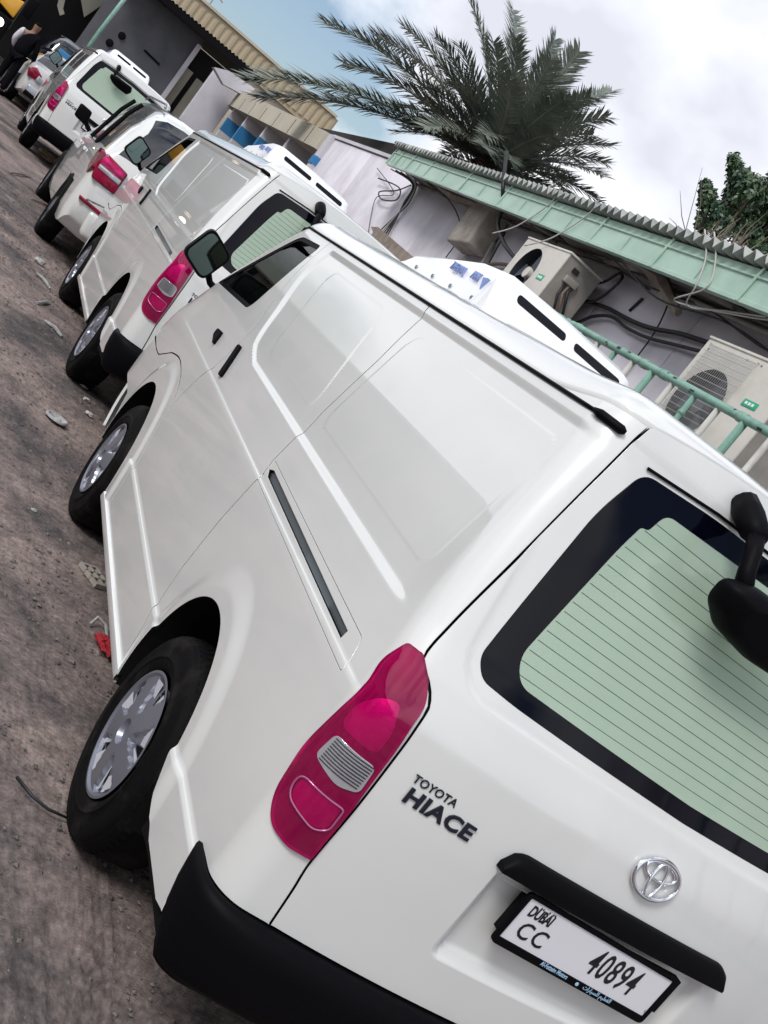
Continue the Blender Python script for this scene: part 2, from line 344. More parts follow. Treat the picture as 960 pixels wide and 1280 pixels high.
# ---------------------------------------------------------------- van body surface (metres, van frame: x right, y forward, z up)
W = 1.695
HC = W / 2
RC = 0.10
def interp(x, xs, ys):
    xs = np.asarray(xs, float); ys = np.asarray(ys, float); x = np.clip(np.asarray(x, float), xs[0], xs[-1])
    d = np.diff(ys) / np.diff(xs); m = np.zeros(len(xs)); m[0] = d[0]; m[-1] = d[-1]
    for i in range(1, len(xs) - 1):
        m[i] = 0 if d[i-1] * d[i] <= 0 else 2 * d[i-1] * d[i] / (d[i-1] + d[i])
    i = np.clip(np.searchsorted(xs, x, side='right') - 1, 0, len(xs) - 2)
    h = xs[i+1] - xs[i]; t = (x - xs[i]) / h
    return (ys[i] * (2*t**3 - 3*t**2 + 1) + m[i] * h * (t**3 - 2*t**2 + t) + ys[i+1] * (-2*t**3 + 3*t**2) + m[i+1] * h * (t**3 - t**2))
def sms(t):
    t = np.clip(t, 0, 1); return t * t * (3 - 2 * t)
def xs_(z): return interp(z, [.2, .5, .8, 1.05, 1.2, 1.5, 1.85, 1.95, 1.98], [.03, .008, 0, .003, .02, .065, .140, .19, .21])
def yr_(z): return interp(z, [.2, .6, .9, 1.1, 1.2, 1.31, 1.8, 1.93, 1.98], [.02, .01, .008, .02, .045, .085, .225, .27, .29])
def rear_(x, z):
    s = np.abs(x - HC) / .70
    return yr_(z) + .05 * np.minimum(s, 1.2) ** 2.5
def yf_(z): return interp(z, [.2, .45, .65, .95, 1.08, 1.2, 1.35, 1.85, 1.95], [4.60, 4.685, 4.695, 4.64, 4.56, 4.45, 4.33, 3.86, 3.74])
FA = .30
_t = np.linspace(0, np.pi / 2, 400)
_X = -np.cos(_t) ** (2 / 3.0); _Y = np.sin(_t) ** (2 / 3.0)
_L = np.concatenate([[0], np.cumsum(np.hypot(np.diff(_X) * .80, np.diff(_Y) * FA))])
FL = _L[-1]
def corner_(z):
    xs = xs_(z)
    m = .05 * 2.5 / .70 * np.clip((HC - xs - RC) / .70, 0, 1.2) ** 1.5
    al = np.arctan(m)
    xe = xs + RC * (1 - np.sin(al))
    ye = rear_(xe, z)
    y0 = ye + RC * np.cos(al)
    return xs, al, xe, ye, y0
def S0(u, z):
    u = np.asarray(u, float); z = np.asarray(z, float)
    xs, al, xe, ye, y0 = corner_(z)
    s = y0 - u; La = RC * (np.pi / 2 - al)
    th = np.clip(s, 0, La) / RC
    X = xs + RC * (1 - np.cos(th)); Y = np.where(s < 0, u, y0 - RC * np.sin(th))
    xr = xe + (s - La)
    flat = s > La
    X = np.where(flat, xr, X); Y = np.where(flat, rear_(xr, z), Y)
    yf = yf_(z); q = np.clip(u - (yf - FA), 0, FL); fr = u > yf - FA
    w = HC - xs
    X = np.where(fr, HC + w * np.interp(q, _L, _X), X)
    Y = np.where(fr, yf - FA + FA * np.interp(q, _L, _Y), Y)
    return np.stack([X, Y, z + 0 * u], -1)
def u_rear(x, z):
    """u of the point of the rear face / corner at this x and z"""
    xs, al, xe, ye, y0 = corner_(z)
    La = RC * (np.pi / 2 - al)
    a = RC * np.arccos(np.clip(1 - (x - xs) / RC, -1, 1))
    return np.where(x < xe, y0 - a, y0 - La - (x - xe))
def u_front(f, z):
    """u on the nose: f = 0 at the side, 1 on the centre line"""
    return yf_(z) - FA + f * FL
def recess_front(z): return interp(z, [1.27, 1.33, 1.48, 1.70, 1.83], [2.52, 2.74, 2.87, 3.02, 3.0])
def rrect(y, z, y0, y1, z0, z1, r):
    dy = np.maximum(np.maximum(y0 + r - y, y - y1 + r), 0); dz = np.maximum(np.maximum(z0 + r - z, z - z1 + r), 0)
    o = np.hypot(dy, dz) - r
    ins = np.maximum(np.maximum(y0 - y, y - y1), np.maximum(z0 - z, z - z1))
    return np.where((dy > 0) & (dz > 0), o, np.minimum(np.maximum(ins, -1), 1))
def disp(u, z):
    u = np.asarray(u, float)
    d = 0 * u
    d = d + .012 * sms((1 - np.hypot((u - 1.0) / .48, (z - .37) / .575)) / .16)
    d = d + .010 * sms((1 - np.hypot((u - 3.49) / .53, (z - .36) / .60)) / .10)
    sidem = sms((u - .02) / .2) * sms((4.2 - u) / .3)
    d = d - .005 * sms((z - 1.083) / .022) * sidem
    rec = sms((z - 1.262) / .030) * sms((1.830 - z) / .026) * sms((recess_front(z) - u) / .055) * sms((u - .24) / .14)
    d = d - .009 * rec
    d = d + .0016 * sms(-rrect(u, z, .345, 1.485, 1.345, 1.765, .07) / .010)
    sh = (z - 1.35) * .55
    d = d + .0016 * sms(-rrect(u - sh, z, 1.64, 2.50, 1.345, 1.765, .08) / .010)
    low = sms((.555 - z) / .022) * (sms((3.08 - u) / .03) * sms((u - 1.2) / .02) + sms((.9 - u) / .02) * sms((u - .1) / .1))
    d = d + .011 * low
    return d
def Sfull(u, z, off=0.0):
    e = 1e-4
    p = S0(u, z); du = S0(u + e, z) - S0(u - e, z); dz = S0(u, z + e) - S0(u, z - e)
    n = np.cross(dz, du); n /= np.linalg.norm(n, axis=-1, keepdims=True) + 1e-12

    return p + n * (disp(u, z) + off)[..., None]
def Snorm(u, z, off=0.0):
    e = 6e-4
    du = Sfull(u + e, z) - Sfull(u - e, z); dz = Sfull(u, z + e) - Sfull(u, z - e)
    n = np.cross(dz, du); n /= np.linalg.norm(n, axis=-1, keepdims=True) + 1e-12
    return n
# ---------------------------------------------------------------- delivery van
def ell(c, rx, ry, z0, a0=None, n=60, rev=False):
    """arch curve from the front foot over the top to the rear foot, cut at z0"""
    s = math.asin(max(-1, (z0 - c[1]) / ry)); A = np.linspace(s, PI - s, n)
    p = np.stack([c[0] + rx * np.cos(A), c[1] + ry * np.sin(A)], 1)
    return p[::-1] if rev else p
ARCH_R = ((1.02, .37), .375, .435); ARCH_F = ((3.56, .37), .415, .425)
def hatch_seam(z): return interp(z, [.57, .67, .75, .88, 1.05, 1.15, 1.19, 1.235, 1.307, 1.513, 1.749, 1.834, 1.904, 1.95], [-.031, -.024, -.016, -.018, -.008, .015, .05, .117, .136, .168, .21, .231, .255, .285])
def xs_of_u(u, z): return S0(np.array([u]), np.array([z]))[0, 0]
def make_van(label, windows=False):
    van = thing('delivery_van', label, 'van')
    pt = M['paint']; objs = {}
    zs = np.linspace(.575, 1.86, 60)
    topz = 1.858
    arR = ell(*ARCH_R, .30); arF = ell(*ARCH_F, .30)
    front_rail = [(1.61, topz), (1.585, 1.82), (1.55, 1.62), (1.55, 1.38), (1.535, 1.28), (1.535, 1.16), (1.50, 1.09), (1.535, .9), (1.55, .68), (1.54, .57), (1.49, .47), (1.47, .33)]
    slide_front = [(3.06, topz), (3.05, 1.70), (2.95, 1.50), (2.885, 1.32), (2.885, 1.14), (2.99, 1.01), (3.055, .83), (3.0, .67), (2.93, .55), (2.90, .33)]
    slide_front = [(float(interp(z, [.33, .55, .67, .83, 1.01, 1.14, 1.32, 1.50, 1.70, topz], [2.90, 2.93, 3.0, 3.055, 2.985, 2.905, 2.895, 3.01, 3.10, 3.11])), z) for z in list(np.linspace(topz, .83, 26)) + list(np.linspace(.80, .33, 12))]
    door_low = [(3.055, .83), (3.16, .905), (3.32, .955), (3.52, .975), (3.74, .95), (3.90, .90), (4.05, .86), (4.20, .86)]
    rail = roundpoly([(.25, 1.075), (1.50, 1.085), (1.515, 1.165), (.30, 1.152)], [.02, .004, .01, .02])
    slot = np.array([(.37, 1.105), (1.46, 1.118), (1.50, 1.135), (1.46, 1.148), (.37, 1.130)])
    zs = np.linspace(.575, 1.902, 62)
    quarter = [(hatch_seam(z), z) for z in zs] + [(.262 + .40 * t_, 1.902 + (1.858 - 1.902) * float(sms(t_))) for t_ in np.linspace(.05, 1, 12)] + [(x, topz) for x in (.8, 1.2)] + front_rail + [(ARCH_R[0][0] + ARCH_R[1] * .985, .33)]
    ar = ell(*ARCH_R, .33)
    quarter += [tuple(p) for p in ar[1:] if not (p[0] < 1.0 and p[1] < .50)] + [(.60, .445), (.55, .405), (.48, .388), (.26, .392), (.20, .41), (.235, .49), (.262, .565), (.22, .568), (.10, .572)]
    for mir in (False, True):
        q = panel('quarter_panel', quarter, Sfull, pt, van, gap=.0042, holes=[rail], step=.008, mirror=mir, hgap=.0015, bstep=.008, gap_shade=True)
        rc_ = panel('rail_cover', rail, Sfull, pt, van, holes=[slot], step=.012, mirror=mir, hgap=0, gap=.0015, gap_shade=True)
        ch = panel('rail_channel', dense([(.30, 1.09), (1.49, 1.095), (1.49, 1.16), (.30, 1.145)], .05), Sfull, M['steel'], rc_, step=.03, mirror=mir, off=-.012, flange=0)
        sd_ = panel('sliding_door', slide_front[::-1] + front_rail, Sfull, pt, van, gap=.0042, step=.008, mirror=mir, bstep=.008, gap_shade=True)
        # front door with window opening
        win = roundpoly([(4.11, 1.345), (3.215, 1.385), (3.155, 1.815), (3.565, 1.802)], [.03, .07, .05, .06])
        fr = [(float(u_front(.2, z)), z) for z in np.linspace(.90, topz, 40)]
        dl = [(y, float(interp(y, [a_ for a_, b_ in door_low], [b_ for a_, b_ in door_low]))) for y in np.linspace(3.08, 4.18, 30)]
        door = slide_front[:26] + dl + [(4.2, .862)] + fr + [(3.6, topz)]
        door = door[::1]
        dd = panel('front_door', door, Sfull, pt, van, holes=[win], gap=.0042, gap_shade=True, step=.0115, mirror=mir, hgap=0)
        rim_ = inset(dense(win, .02), .022)
        panel('window_seal', dense(win, .02), Sfull, M['black_plastic'], dd, holes=[rim_], step=.03, mirror=mir, gap=0, hgap=0, off=-.004, flange=.004)
        panel('door_window', rim_, Sfull, M['door_glass'], dd, step=.05, mirror=mir, gap=0, off=-.007, flange=0)
        fz = np.linspace(.62, .885, 12)
        fender = slide_front[25:] + [(3.56 - .41, .33)] + [tuple(p) for p in ell(*ARCH_F, .33, rev=True)[1:]] + [(4.0, .42), (4.1, .58)] + [(float(u_front(.2, z)), z) for z in fz] + dl[::-1]
        # left foot of the front arch is nearer the sliding door
        panel('front_fender', fender, Sfull, pt, van, gap=.0042, step=.012, mirror=mir, gap_shade=True)
        # wheel arch liners
        for (c, rx, ry) in (ARCH_R, ARCH_F):
            A = ell(c, rx + .004, ry + .004, .30, n=30); P = []
            for d in (-.0, .30):
                row = []
                for y, z in A:
                    p = Sfull(np.array([y]), np.array([z]))[0]; x = p[0] + .010 + d
                    row.append((W - x if mir else x, y, z))
                P.append(row)
            mb = MB().grid(P); n0 = len(P[1]); mb.add(P[1], [tuple(range(n0))]); mb.build('wheel_arch_liner', M['dark'], van)
        # sill lip under the doors
        P = []
        for y in np.linspace(1.40, 3.10, 30):
            sgn = (lambda x: W - x) if mir else (lambda x: x)
            P.append([(sgn(.03), y, .345), (sgn(.006), y, .343), (sgn(-.004), y, .336), (sgn(-.005), y, .312), (sgn(.0), y, .302), (sgn(.03), y, .30)])
        MB().grid(P).build('sill_strip', pt, van, smooth=False, auto=.6)
        # drip rail above the doors
        us = list(np.linspace(.36, 3.62, 60)); pts = [tuple(Sfull(np.array([u]), np.array([1.856]), .004)[0]) for u in us]
        pts += [tuple(Sfull(np.array([u]), np.array([z]), .004)[0]) for u, z in ((3.70, 1.842), (3.78, 1.81), (3.86, 1.765), (3.95, 1.70))]
        if mir: pts = [(W - p[0], p[1], p[2]) for p in pts]
        MB().tube(pts, .0052, 6).build('drip_rail', M['black_plastic'], van, smooth=True)
        p0 = [Sfull(np.array([u]), np.array([1.854]), .010)[0] for u in (.265, .275, .335, .355)]
        if mir: p0 = [(W - p[0], p[1], p[2]) for p in p0]
        MB().tube(p0, [.005, .011, .011, .006], 8).build('drip_rail_cap', M['black_plastic'], van, smooth=True)
        # handles
        def onS(u, z, off): 
            p = Sfull(np.array([u]), np.array([z]), off)[0]; return (W - p[0], p[1], p[2]) if mir else tuple(p)
        h = MB()
        hp = roundpoly([(2.685, 1.130), (2.735, 1.125), (2.845, 1.265), (2.80, 1.272)], .018, 4)
        panel('slide_door_handle', hp, Sfull, M['black_plastic'], sd_, step=.01, mirror=mir, gap=0, off=.014, flange=.016)
        hp = roundpoly([(3.18, 1.165), (3.30, 1.195), (3.31, 1.225), (3.22, 1.232)], .018, 4)
        panel('door_handle', hp, Sfull, M['black_plastic'], dd, step=.01, mirror=mir, gap=0, off=.016, flange=.018)
        # tail lamp
        lampo = roundpoly([(.158, 1.232), (.120, 1.236), (.075, 1.205), (.028, 1.155), (.004, 1.06), (-.010, .90), (-.010, .755), (.045, .752), (.104, .766), (.140, .815), (.160, .93), (.142, 1.085), (.146, 1.125), (.166, 1.172)],
                          [.008, .008, .015, .03, .03, .02, .005, .015, .025, .03, .03, .02, .01, .02])
        lm = panel('tail_lamp', lampo, S0, M['lamp_lens'], van, step=.010, mirror=mir, gap=0, off=.010, flange=.016, bstep=.006)
        def bulge(u, z): return S0(u, z)
        panel('lamp_housing', inset(dense(lampo, .008), .003), S0, M['lamp_housing'], lm, step=.015, mirror=mir, gap=0, off=.0008, flange=0)
        def SB(c_, r_, h_):
            return lambda u, z: S0(u, z) - np.stack([.75 + 0 * u, .65 + 0 * u, 0 * u], -1) * (h_ * np.clip(1 - ((u - c_[0]) / r_[0]) ** 2 - ((z - c_[1]) / r_[1]) ** 2, 0, 1))[..., None]
        panel('lamp_reflector', roundpoly([(.128, 1.075), (.100, 1.120), (.066, 1.135), (.030, 1.075), (.026, 1.020), (.126, 1.020)], .02), SB((.075, 1.065), (.065, .075), .0065), M['lamp_bowl'], lm, step=.007, mirror=mir, gap=0, off=.0020, flange=.001)
        clr = roundpoly([(.112, 1.002), (.012, .998), (.004, .935), (.050, .922), (.118, .940)], .014)
        cl = panel('reverse_lamp', clr, S0, M['lamp_clear'], lm, step=.02, mirror=mir, gap=0, off=.0135, flange=.004)
        rb = MB()
        for k in range(9):
            z = .941 + k * .0068; z0 = z if k > 1 else z; pp = [onS(u, z + .001 * math.sin(u * 60), .0) for u in np.linspace(.106, .014, 9)]
            pp = [tuple(np.array(S0(np.array([u]), np.array([z]))[0])) for u in np.linspace(.106, .014, 9)]
            nn = [Snorm(np.array([u]), np.array([z]))[0] for u in np.linspace(.106, .014, 9)]
            pp = [np.array(a_) + n_ * .0145 for a_, n_ in zip(pp, nn)]
            if mir: pp = [(W - a_[0], a_[1], a_[2]) for a_ in pp]
            rb.tube(pp, .0013, 4)
        rb.build('lens_ribs', M['ink'], cl)
        ir = roundpoly([(.116, .893), (.004, .888), (.002, .832), (.030, .815), (.112, .838)], [.03, .01, .012, .02, .03])
        panel('indicator_lamp', ir, SB((.050, .855), (.085, .065), .0075), M['lamp_bowl'], lm, step=.007, mirror=mir, gap=0, off=.0020, flange=.001)
        def S0n(u, z, o_):
            p = S0(np.array([u]), np.array([z]))[0]; nn = np.cross(S0(np.array([u]), np.array([z + 1e-4]))[0] - p, S0(np.array([u + 1e-4]), np.array([z]))[0] - p); nn /= np.linalg.norm(nn); p = p + nn * o_
            return (W - p[0], p[1], p[2]) if mir else tuple(p)
        MB().tube([S0n(u, z, .0130) for u, z in dense(ir, .012)], .0026, 5, closed=True).build('lamp_chamber_ring', M['lamp_rim'], lm, smooth=True)
        # headlamp on the nose
        def Sf(f, z): return Sfull(u_front(f, z), z)
        hl = panel('headlamp', roundpoly([(.16, .74), (.46, .70), (.44, .92), (.20, 1.04)], .03), Sf, M['lamp_clear'], van, step=.03, mirror=mir, gap=0, off=.008, flange=.012, nfn='none')
    # ---- nose, windscreen, front bumper (one sheet over both halves)
    def SN(s, z):
        s = np.asarray(s, float); f = 1 - np.abs(s) * .8
        p = Sfull(u_front(f, z), z); p = np.array(p); m_ = s > 0; p[m_, 0] = W - p[m_, 0]; return p
    scr = roundpoly([(-.84, 1.22), (.84, 1.22), (.80, 1.81), (-.80, 1.81)], .05)
    nose = [(-1, z) for z in np.linspace(1.86, .62, 30)] + [(x, .62) for x in np.linspace(-.95, .95, 40)] + [(1, z) for z in np.linspace(.62, 1.86, 30)] + [(x, 1.86) for x in np.linspace(.95, -.95, 20)]
    ns = panel('nose_panel', nose, SN, pt, van, holes=[scr], step=.03, hgap=0)
    wsrim = inset(dense(scr, .03), .04)
    panel('windscreen_band', dense(scr, .03), SN, M['gloss_black'], ns, holes=[wsrim], step=.05, gap=0, hgap=0, off=-.003, flange=.003)
    panel('windscreen', wsrim, SN, M['door_glass'], van, step=.05, gap=0, off=-.005, flange=0)
    panel('front_grille', roundpoly([(-.48, .76), (.48, .76), (.44, .90), (-.44, .90)], .03), SN, M['black_plastic'], ns, step=.03, gap=0, off=.008, flange=.01)
    fb = [(-1.0, z) for z in (.585, .45, .32)] + [(x, .27) for x in np.linspace(-1, 1, 30)] + [(1.0, z) for z in (.32, .45, .585)] + [(x, .61) for x in np.linspace(1, -1, 30)]
    panel('front_bumper', fb, SN, pt, van, step=.03, gap=0, off=.010, flange=.02)
    # ---- tailgate
    def ST(x, z):
        x = np.asarray(x, float); m_ = x > HC; xx = np.where(m_, W - x, x); zz = np.minimum(z, 1.979)
        p = np.array(S0(u_rear(xx, zz), zz)); p[..., 0] = np.where(m_, W - p[..., 0], p[..., 0]); p[..., 2] = z
        r = sms(-rrect(x, z, .485, W - .485, .695, .955, .03) / .035)
        p[..., 1] += .034 * r
        p[..., 1] -= .006 * sms(1 - np.abs(z - .66) / .03) * 0
        wr = rrect(x, z, .165, W - .165, 1.245, 1.835, .07)
        p[..., 1] += .004 * sms((.03 - wr) / .02)
        return p
    def xseam(z): return float(xs_of_u(float(hatch_seam(z)), z))
    def ztop(x): return 1.905 + .052 * (1 - min(1, abs((x - HC) / (HC - .25))) ** 2.2)
    zz_ = np.linspace(.577, 1.90, 90); left = [(xseam(z), z) for z in zz_]
    x1 = left[-1][0]; top_ = [(x, ztop(x)) for x in np.linspace(x1 + .01, W - x1 - .01, 60)]
    hat = left + top_ + [(W - x, z) for x, z in left[::-1]]
    wn = roundpoly([(.172, 1.30), (.200, 1.262), (.30, 1.255), (HC, 1.245), (W - .30, 1.255), (W - .200, 1.262), (W - .172, 1.30), (W - .235, 1.69), (W - .285, 1.815), (W - .50, 1.835), (HC, 1.845), (.50, 1.835), (.285, 1.815), (.235, 1.69)],
                   [.02, .03, .03, 0, .03, .03, .02, .05, .035, .05, 0, .05, .035, .05])
    tg = panel('tailgate', hat, ST, pt, van, holes=[wn], gap=.003, gap_shade=True, step=.011, nfn='flip', hgap=0, bstep=.008)
    gl = roundpoly([(.252, 1.345), (.285, 1.296), (HC, 1.285), (W - .285, 1.296), (W - .252, 1.345), (W - .325, 1.655), (W - .345, 1.718), (W - .365, 1.722), (W - .385, 1.775), (HC, 1.795), (.385, 1.775), (.365, 1.722), (.345, 1.718), (.325, 1.655)],
                   [.05, .04, 0, .04, .05, .03, .008, .008, .025, 0, .025, .008, .008, .03])
    panel('window_band', wn, ST, M['gloss_black'], tg, holes=[gl], step=.02, nfn='flip', gap=.0015, hgap=0, off=.001, flange=.006)
    rg = panel('rear_window', gl, ST, M['rear_glass'], tg, step=.03, nfn='flip', gap=0, off=0, flange=0)
    hb = MB()
    for k in range(17):
        z = 1.315 + k * .0268
        xl = float(np.interp(z, [1.29, 1.345, 1.655, 1.72, 1.775], [.262, .254, .327, .355, .392])) + .004
        P = []
        for x in np.linspace(xl, W - xl, 40):
            p = ST(np.array([x]), np.array([z]))[0]; P.append([(p[0], p[1] - .0006, z - .0008), (p[0], p[1] - .0006, z + .0008)])
        hb.grid(P)
    hb.build('heater_wires', M['heater'], rg)
    # rubber line along the top of the window
    pts = [tuple(ST(np.array([x]), np.array([z]))[0] + np.array([0, -.004, .004])) for x, z in [(.285, 1.823), (.50, 1.843), (HC, 1.853), (W - .50, 1.843), (W - .285, 1.823)]]
    pts = [tuple(p) for p in dense(pts, .08, False)]
    MB().tube(pts, .004, 6).build('window_seal', M['black_plastic'], tg, smooth=True)
    # garnish above the plate
    def bar(z0, z1, x0, x1, d, nm, m_, pr):
        g = MB(); P = []
        for x in np.linspace(x0, x1, 48):
            e_ = min(1, (x - x0) / .055, (x1 - x) / .055); e_ = math.sqrt(max(0, 1 - (1 - e_) ** 2)) * .75 + .25
            zt = z0 + (z1 - z0) * e_ if x < HC else z0 + (z1 - z0) * e_
            y = float(yr_(.95)) + .05 * abs((x - HC) / .7) ** 2.5; row = []
            for a_ in np.linspace(0, 1, 9):
                an = a_ * PI / 2; row.append((x, y - d * math.sin(an) ** .7, zt - (1 - math.cos(an)) * (zt - z0) * .55))
            row.append((x, y - d, z0)); row.append((x, y + .03, z0 - .006)); P.append(row)
        g.grid(P); k0 = len(P[0]); g.add(P[0], [tuple(range(k0))]); g.add(P[-1], [tuple(range(k0))])
        return g.build(nm, m_, pr, auto=.7)
    gb = bar(.960, 1.014, .472, 1.232, .030, 'handle_garnish', M['black_plastic'], tg)
    # number plate
    pc = (HC, .9, .0)
    yb = float(yr_(.87)) - .012
    tilt = -.03
    fo = roundpoly([(.570, .806), (1.092, .806), (1.092, .948), (.570, .948)], .014, 4); fi = roundpoly([(.581, .824), (1.082, .824), (1.082, .939), (.581, .939)], .004, 2)
    ask = lambda x: -.032 * (x - .70)
    def PL(x, z): return np.stack([x, yb - .004 + 0 * x, z + ask(x)], -1)
    npf = panel('number_plate', fi, PL, M['plate'], tg, step=.1, nfn='flip', gap=0, flange=0, bstep=.1)
    panel('plate_frame', fo, PL, M['black_plastic'], npf, holes=[fi], step=.1, nfn='flip', gap=0, hgap=0, off=.004, flange=.010, bstep=.1)
    MB().box(.58, 1.115, yb + .004, yb + .03, .83, .93).build('plate_bracket', M['dark'], npf)
    T = lambda nm, s, size, x, z, **k: text_mesh(nm, s, size, k.pop('m', M['ink']), npf, (x - .011, k.pop('y', yb - .0048), z + .003 + ask(x)), (1, 0, -.032), (0, 0, 1), depth=.0004, **k)
    T('plate_number', '40894', .099, .930, .8785, sx=.60, bold=.0012, spacing=1.12)
    T('plate_letters', 'CC', .061, .665, .8585, sx=.98, bold=.0006, spacing=1.15)
    T('plate_letters', 'DUBAI', .040, .650, .9085, sx=.62, bold=.0012, spacing=.98)
    db = MB()
    for k, (x, z) in enumerate([(.636, .928), (.642, .928), (.662, .928), (.674, .928), (.680, .928)]): db.box(x - .0126, x - .0094, yb - .0052, yb - .0045, z, z + .005)
    db.build('plate_letters', M['ink'], npf)
    T('plate_symbol', 'U', .010, 1.090, .836)
    T('frame_lettering', 'Al-Futtaim Motors', .0165, .778, .8165, m=M['frame_ink'], y=yb - .0105, sx=.72, bold=.0002)
    T('frame_lettering', '\uFE95\uFE8D\uFEAD\uFE8E\uFEF4\uFEB4\uFEE0\uFEDF \uFEE2\uFEF4\uFEC4\uFED4\uFEDF\uFE8D', .0165, .928, .8165, m=M['frame_ink'], y=yb - .0105, sx=.9)
    MB().lathe([(-.0105, .0), (-.0108, .0042), (-.0095, .005)], (.848, yb, .8120), 'y', 16).build('frame_logo', M['frame_ink'], npf)
    # emblem: three ovals
    yo = float(yr_(1.115)) - .002; lean = (float(yr_(1.15)) - float(yr_(1.08))) / .07
    def ov(cx, cz, rx, rz, r, nm='emblem'):
        return [(HC + cx + rx * math.cos(a), yo - .006 + lean * (cz + rz * math.sin(a)), 1.115 + cz + rz * math.sin(a)) for a in np.linspace(0, 2 * PI, 40, endpoint=False)]
    em = MB().tube(ov(0, 0, .070, .047, 0), .0056, 8, closed=True).tube(ov(0, .0185, .050, .022, 0), .0044, 8, closed=True).tube(ov(0, -.003, .019, .043, 0), .0046, 8, closed=True)
    em.build('emblem', M['chrome'], tg, smooth=True)
    yt = lambda x, z: float(ST(np.array([x]), np.array([z]))[0, 1])
    xd = (1, yt(.40, .99) - yt(.18, .99), 0); xd = (1, (yt(.40, .99) - yt(.18, .99)) / .22, 0)
    text_mesh('model_lettering', 'HIACE', .050, M['badge'], tg, (.285, yt(.285, .985) - .002, .985), xd, (0, 0, 1), depth=.0018, sx=1.22, bold=.0016, spacing=1.08)
    text_mesh('maker_lettering', 'TOYOTA', .0275, M['badge'], tg, (.245, yt(.245, 1.022) - .002, 1.0235), xd, (0, 0, 1), depth=.001, sx=1.0, bold=.0003, spacing=1.05)
    # ---- rear bumper
    us_ = np.linspace(0, 1, 70); prof = [(-.02, .572), (.012, .574), (.033, .567), (.044, .550), (.048, .51), (.046, .46), (.037, .415), (.018, .375), (-.012, .348), (-.07, .338)]
    P = []
    for s in np.linspace(-1, 1, 121):
        row = []
        for (o_, z) in prof:
            u0 = float(interp(z, [.33, .41, .49, .57], [.13, .175, .222, .255])); uc = float(u_rear(HC, z)); a_ = abs(s); u = uc + (u0 - uc) * a_ ** .9
            edge = sms((u0 - u) / .03) if o_ > 0 else 1
            p = S0(np.array([u]), np.array([z]))[0]; n_ = np.cross(S0(np.array([u]), np.array([z + 1e-4]))[0] - p, S0(np.array([u + 1e-4]), np.array([z]))[0] - p); n_ /= np.linalg.norm(n_)
            p = p + n_ * (o_ * (.35 + .65 * float(edge)) * (1 - .55 * float(sms((u + .02) / .16))) + .010 * float(sms((u - .03) / .1)))
            row.append((W - p[0] if s > 0 else p[0], p[1], z))
        P.append(row)
    MB().grid(P).build('rear_bumper', M['black_plastic'], van, auto=1.2)
    # ---- roof
    loop = []
    for x in np.linspace(HC, x1 + .012, 26): loop.append(ST(np.array([x]), np.array([ztop(x) + .002]))[0])
    for t_ in np.linspace(.08, 1, 14):
        z = 1.905 + (1.862 - 1.905) * sms(t_); u = .262 + .40 * t_; loop.append(S0(np.array([u]), np.array([float(z)]))[0])
    for u in np.linspace(.72, 3.54, 60): loop.append(S0(np.array([u]), np.array([1.862]))[0])
    for f in np.linspace(.0, 1, 30): loop.append(S0(u_front(np.array([f]), np.array([1.863])), np.array([1.863]))[0])
    loop = np.array(loop); mirr = loop[::-1] * [-1, 1, 1] + [W, 0, 0]; LP = np.concatenate([loop, mirr[1:-1]])
    ds = [0, .004, .012, .022, .035, .05, .07, .09, .12, .16, .21, .28, .37, .47, .57, .66]
    rows = []
    r0 = []
    for p in LP:
        v = np.array([HC, np.clip(p[1], .95, 3.15)]) - p[:2]; v = v / np.linalg.norm(v); r0.append((p[0] + v[0] * .010, p[1] + v[1] * .010, p[2] - .03))
    rows.append(r0 + [r0[0]])
    for d in ds:
        row = []
        for p in LP:
            ax = np.array([HC, np.clip(p[1], .95, 3.15)]); v = ax - p[:2]; D = np.linalg.norm(v); dd_ = min(d, D * .98) if d < .6 else D
            g_ = .62 * (1 - math.exp(-dd_ / .045)) + .38 * (1 - (1 - dd_ / D) ** 2); q = p[:2] + v / D * dd_
            row.append((q[0], q[1], p[2] + (1.985 - p[2]) * g_))
        rows.append(row + [row[0]])
    rf = MB().grid(rows).build('roof', pt, van, smooth=True)
    # ---- inner shell, floor and trim
    mb = MB()
    for mir in (False, True):
        for z0 in np.arange(.34, 1.84, .05):
            for u0 in np.arange(.10, 4.0, .05):
                uu, zz2 = u0 + .025, z0 + .025
                if inpoly(np.array([[uu, zz2]]), win)[0] or inpoly(np.array([[uu + .04, zz2]]), win)[0] or inpoly(np.array([[uu - .04, zz2]]), win)[0]or inpoly(np.array([[uu, zz2+.04]]), win)[0] or inpoly(np.array([[uu, zz2-.04]]), win)[0]: continue
                if any(((uu - c[0]) / (rx + .06)) ** 2 + ((zz2 - c[1]) / (ry + .06)) ** 2 < 1 for c, rx, ry in (ARCH_R, ARCH_F)): continue
                q = Sfull(np.array([u0, u0 + .05, u0 + .05, u0]), np.array([z0, z0, z0 + .05, z0 + .05]), -.030)
                if mir: q = q * [-1, 1, 1] + [W, 0, 0]
                mb.add(q, [(0, 1, 2, 3)])
    for mir in (False, True):
        pass
    mb.build('inner_shell', M['dark'], van)
    ts = MB()
    for z0 in np.arange(.60, 1.16, .08):
        xs2 = np.linspace(.16, W - .16, 12); a0 = ST(xs2, xs2 * 0 + z0) + [0, .05, 0]; a1 = ST(xs2, xs2 * 0 + z0 + .08) + [0, .05, 0]; ts.grid([a0.tolist(), a1.tolist()])
    ts.build('tailgate_lining', M['dark'], tg)
    MB().box(.22, W - .22, .30, 4.3, .35, .39).build('floor_pan', M['dark'], van)
    # white insulated bulkhead close behind the rear glass
    MB().box(.21, W - .21, .47, .50, .40, 1.83).build('bulkhead', M['insulation'], van)
    MB().box(.19, W - .19, 2.60, 2.64, .40, 1.80).build('cab_partition', M['insulation'], van)
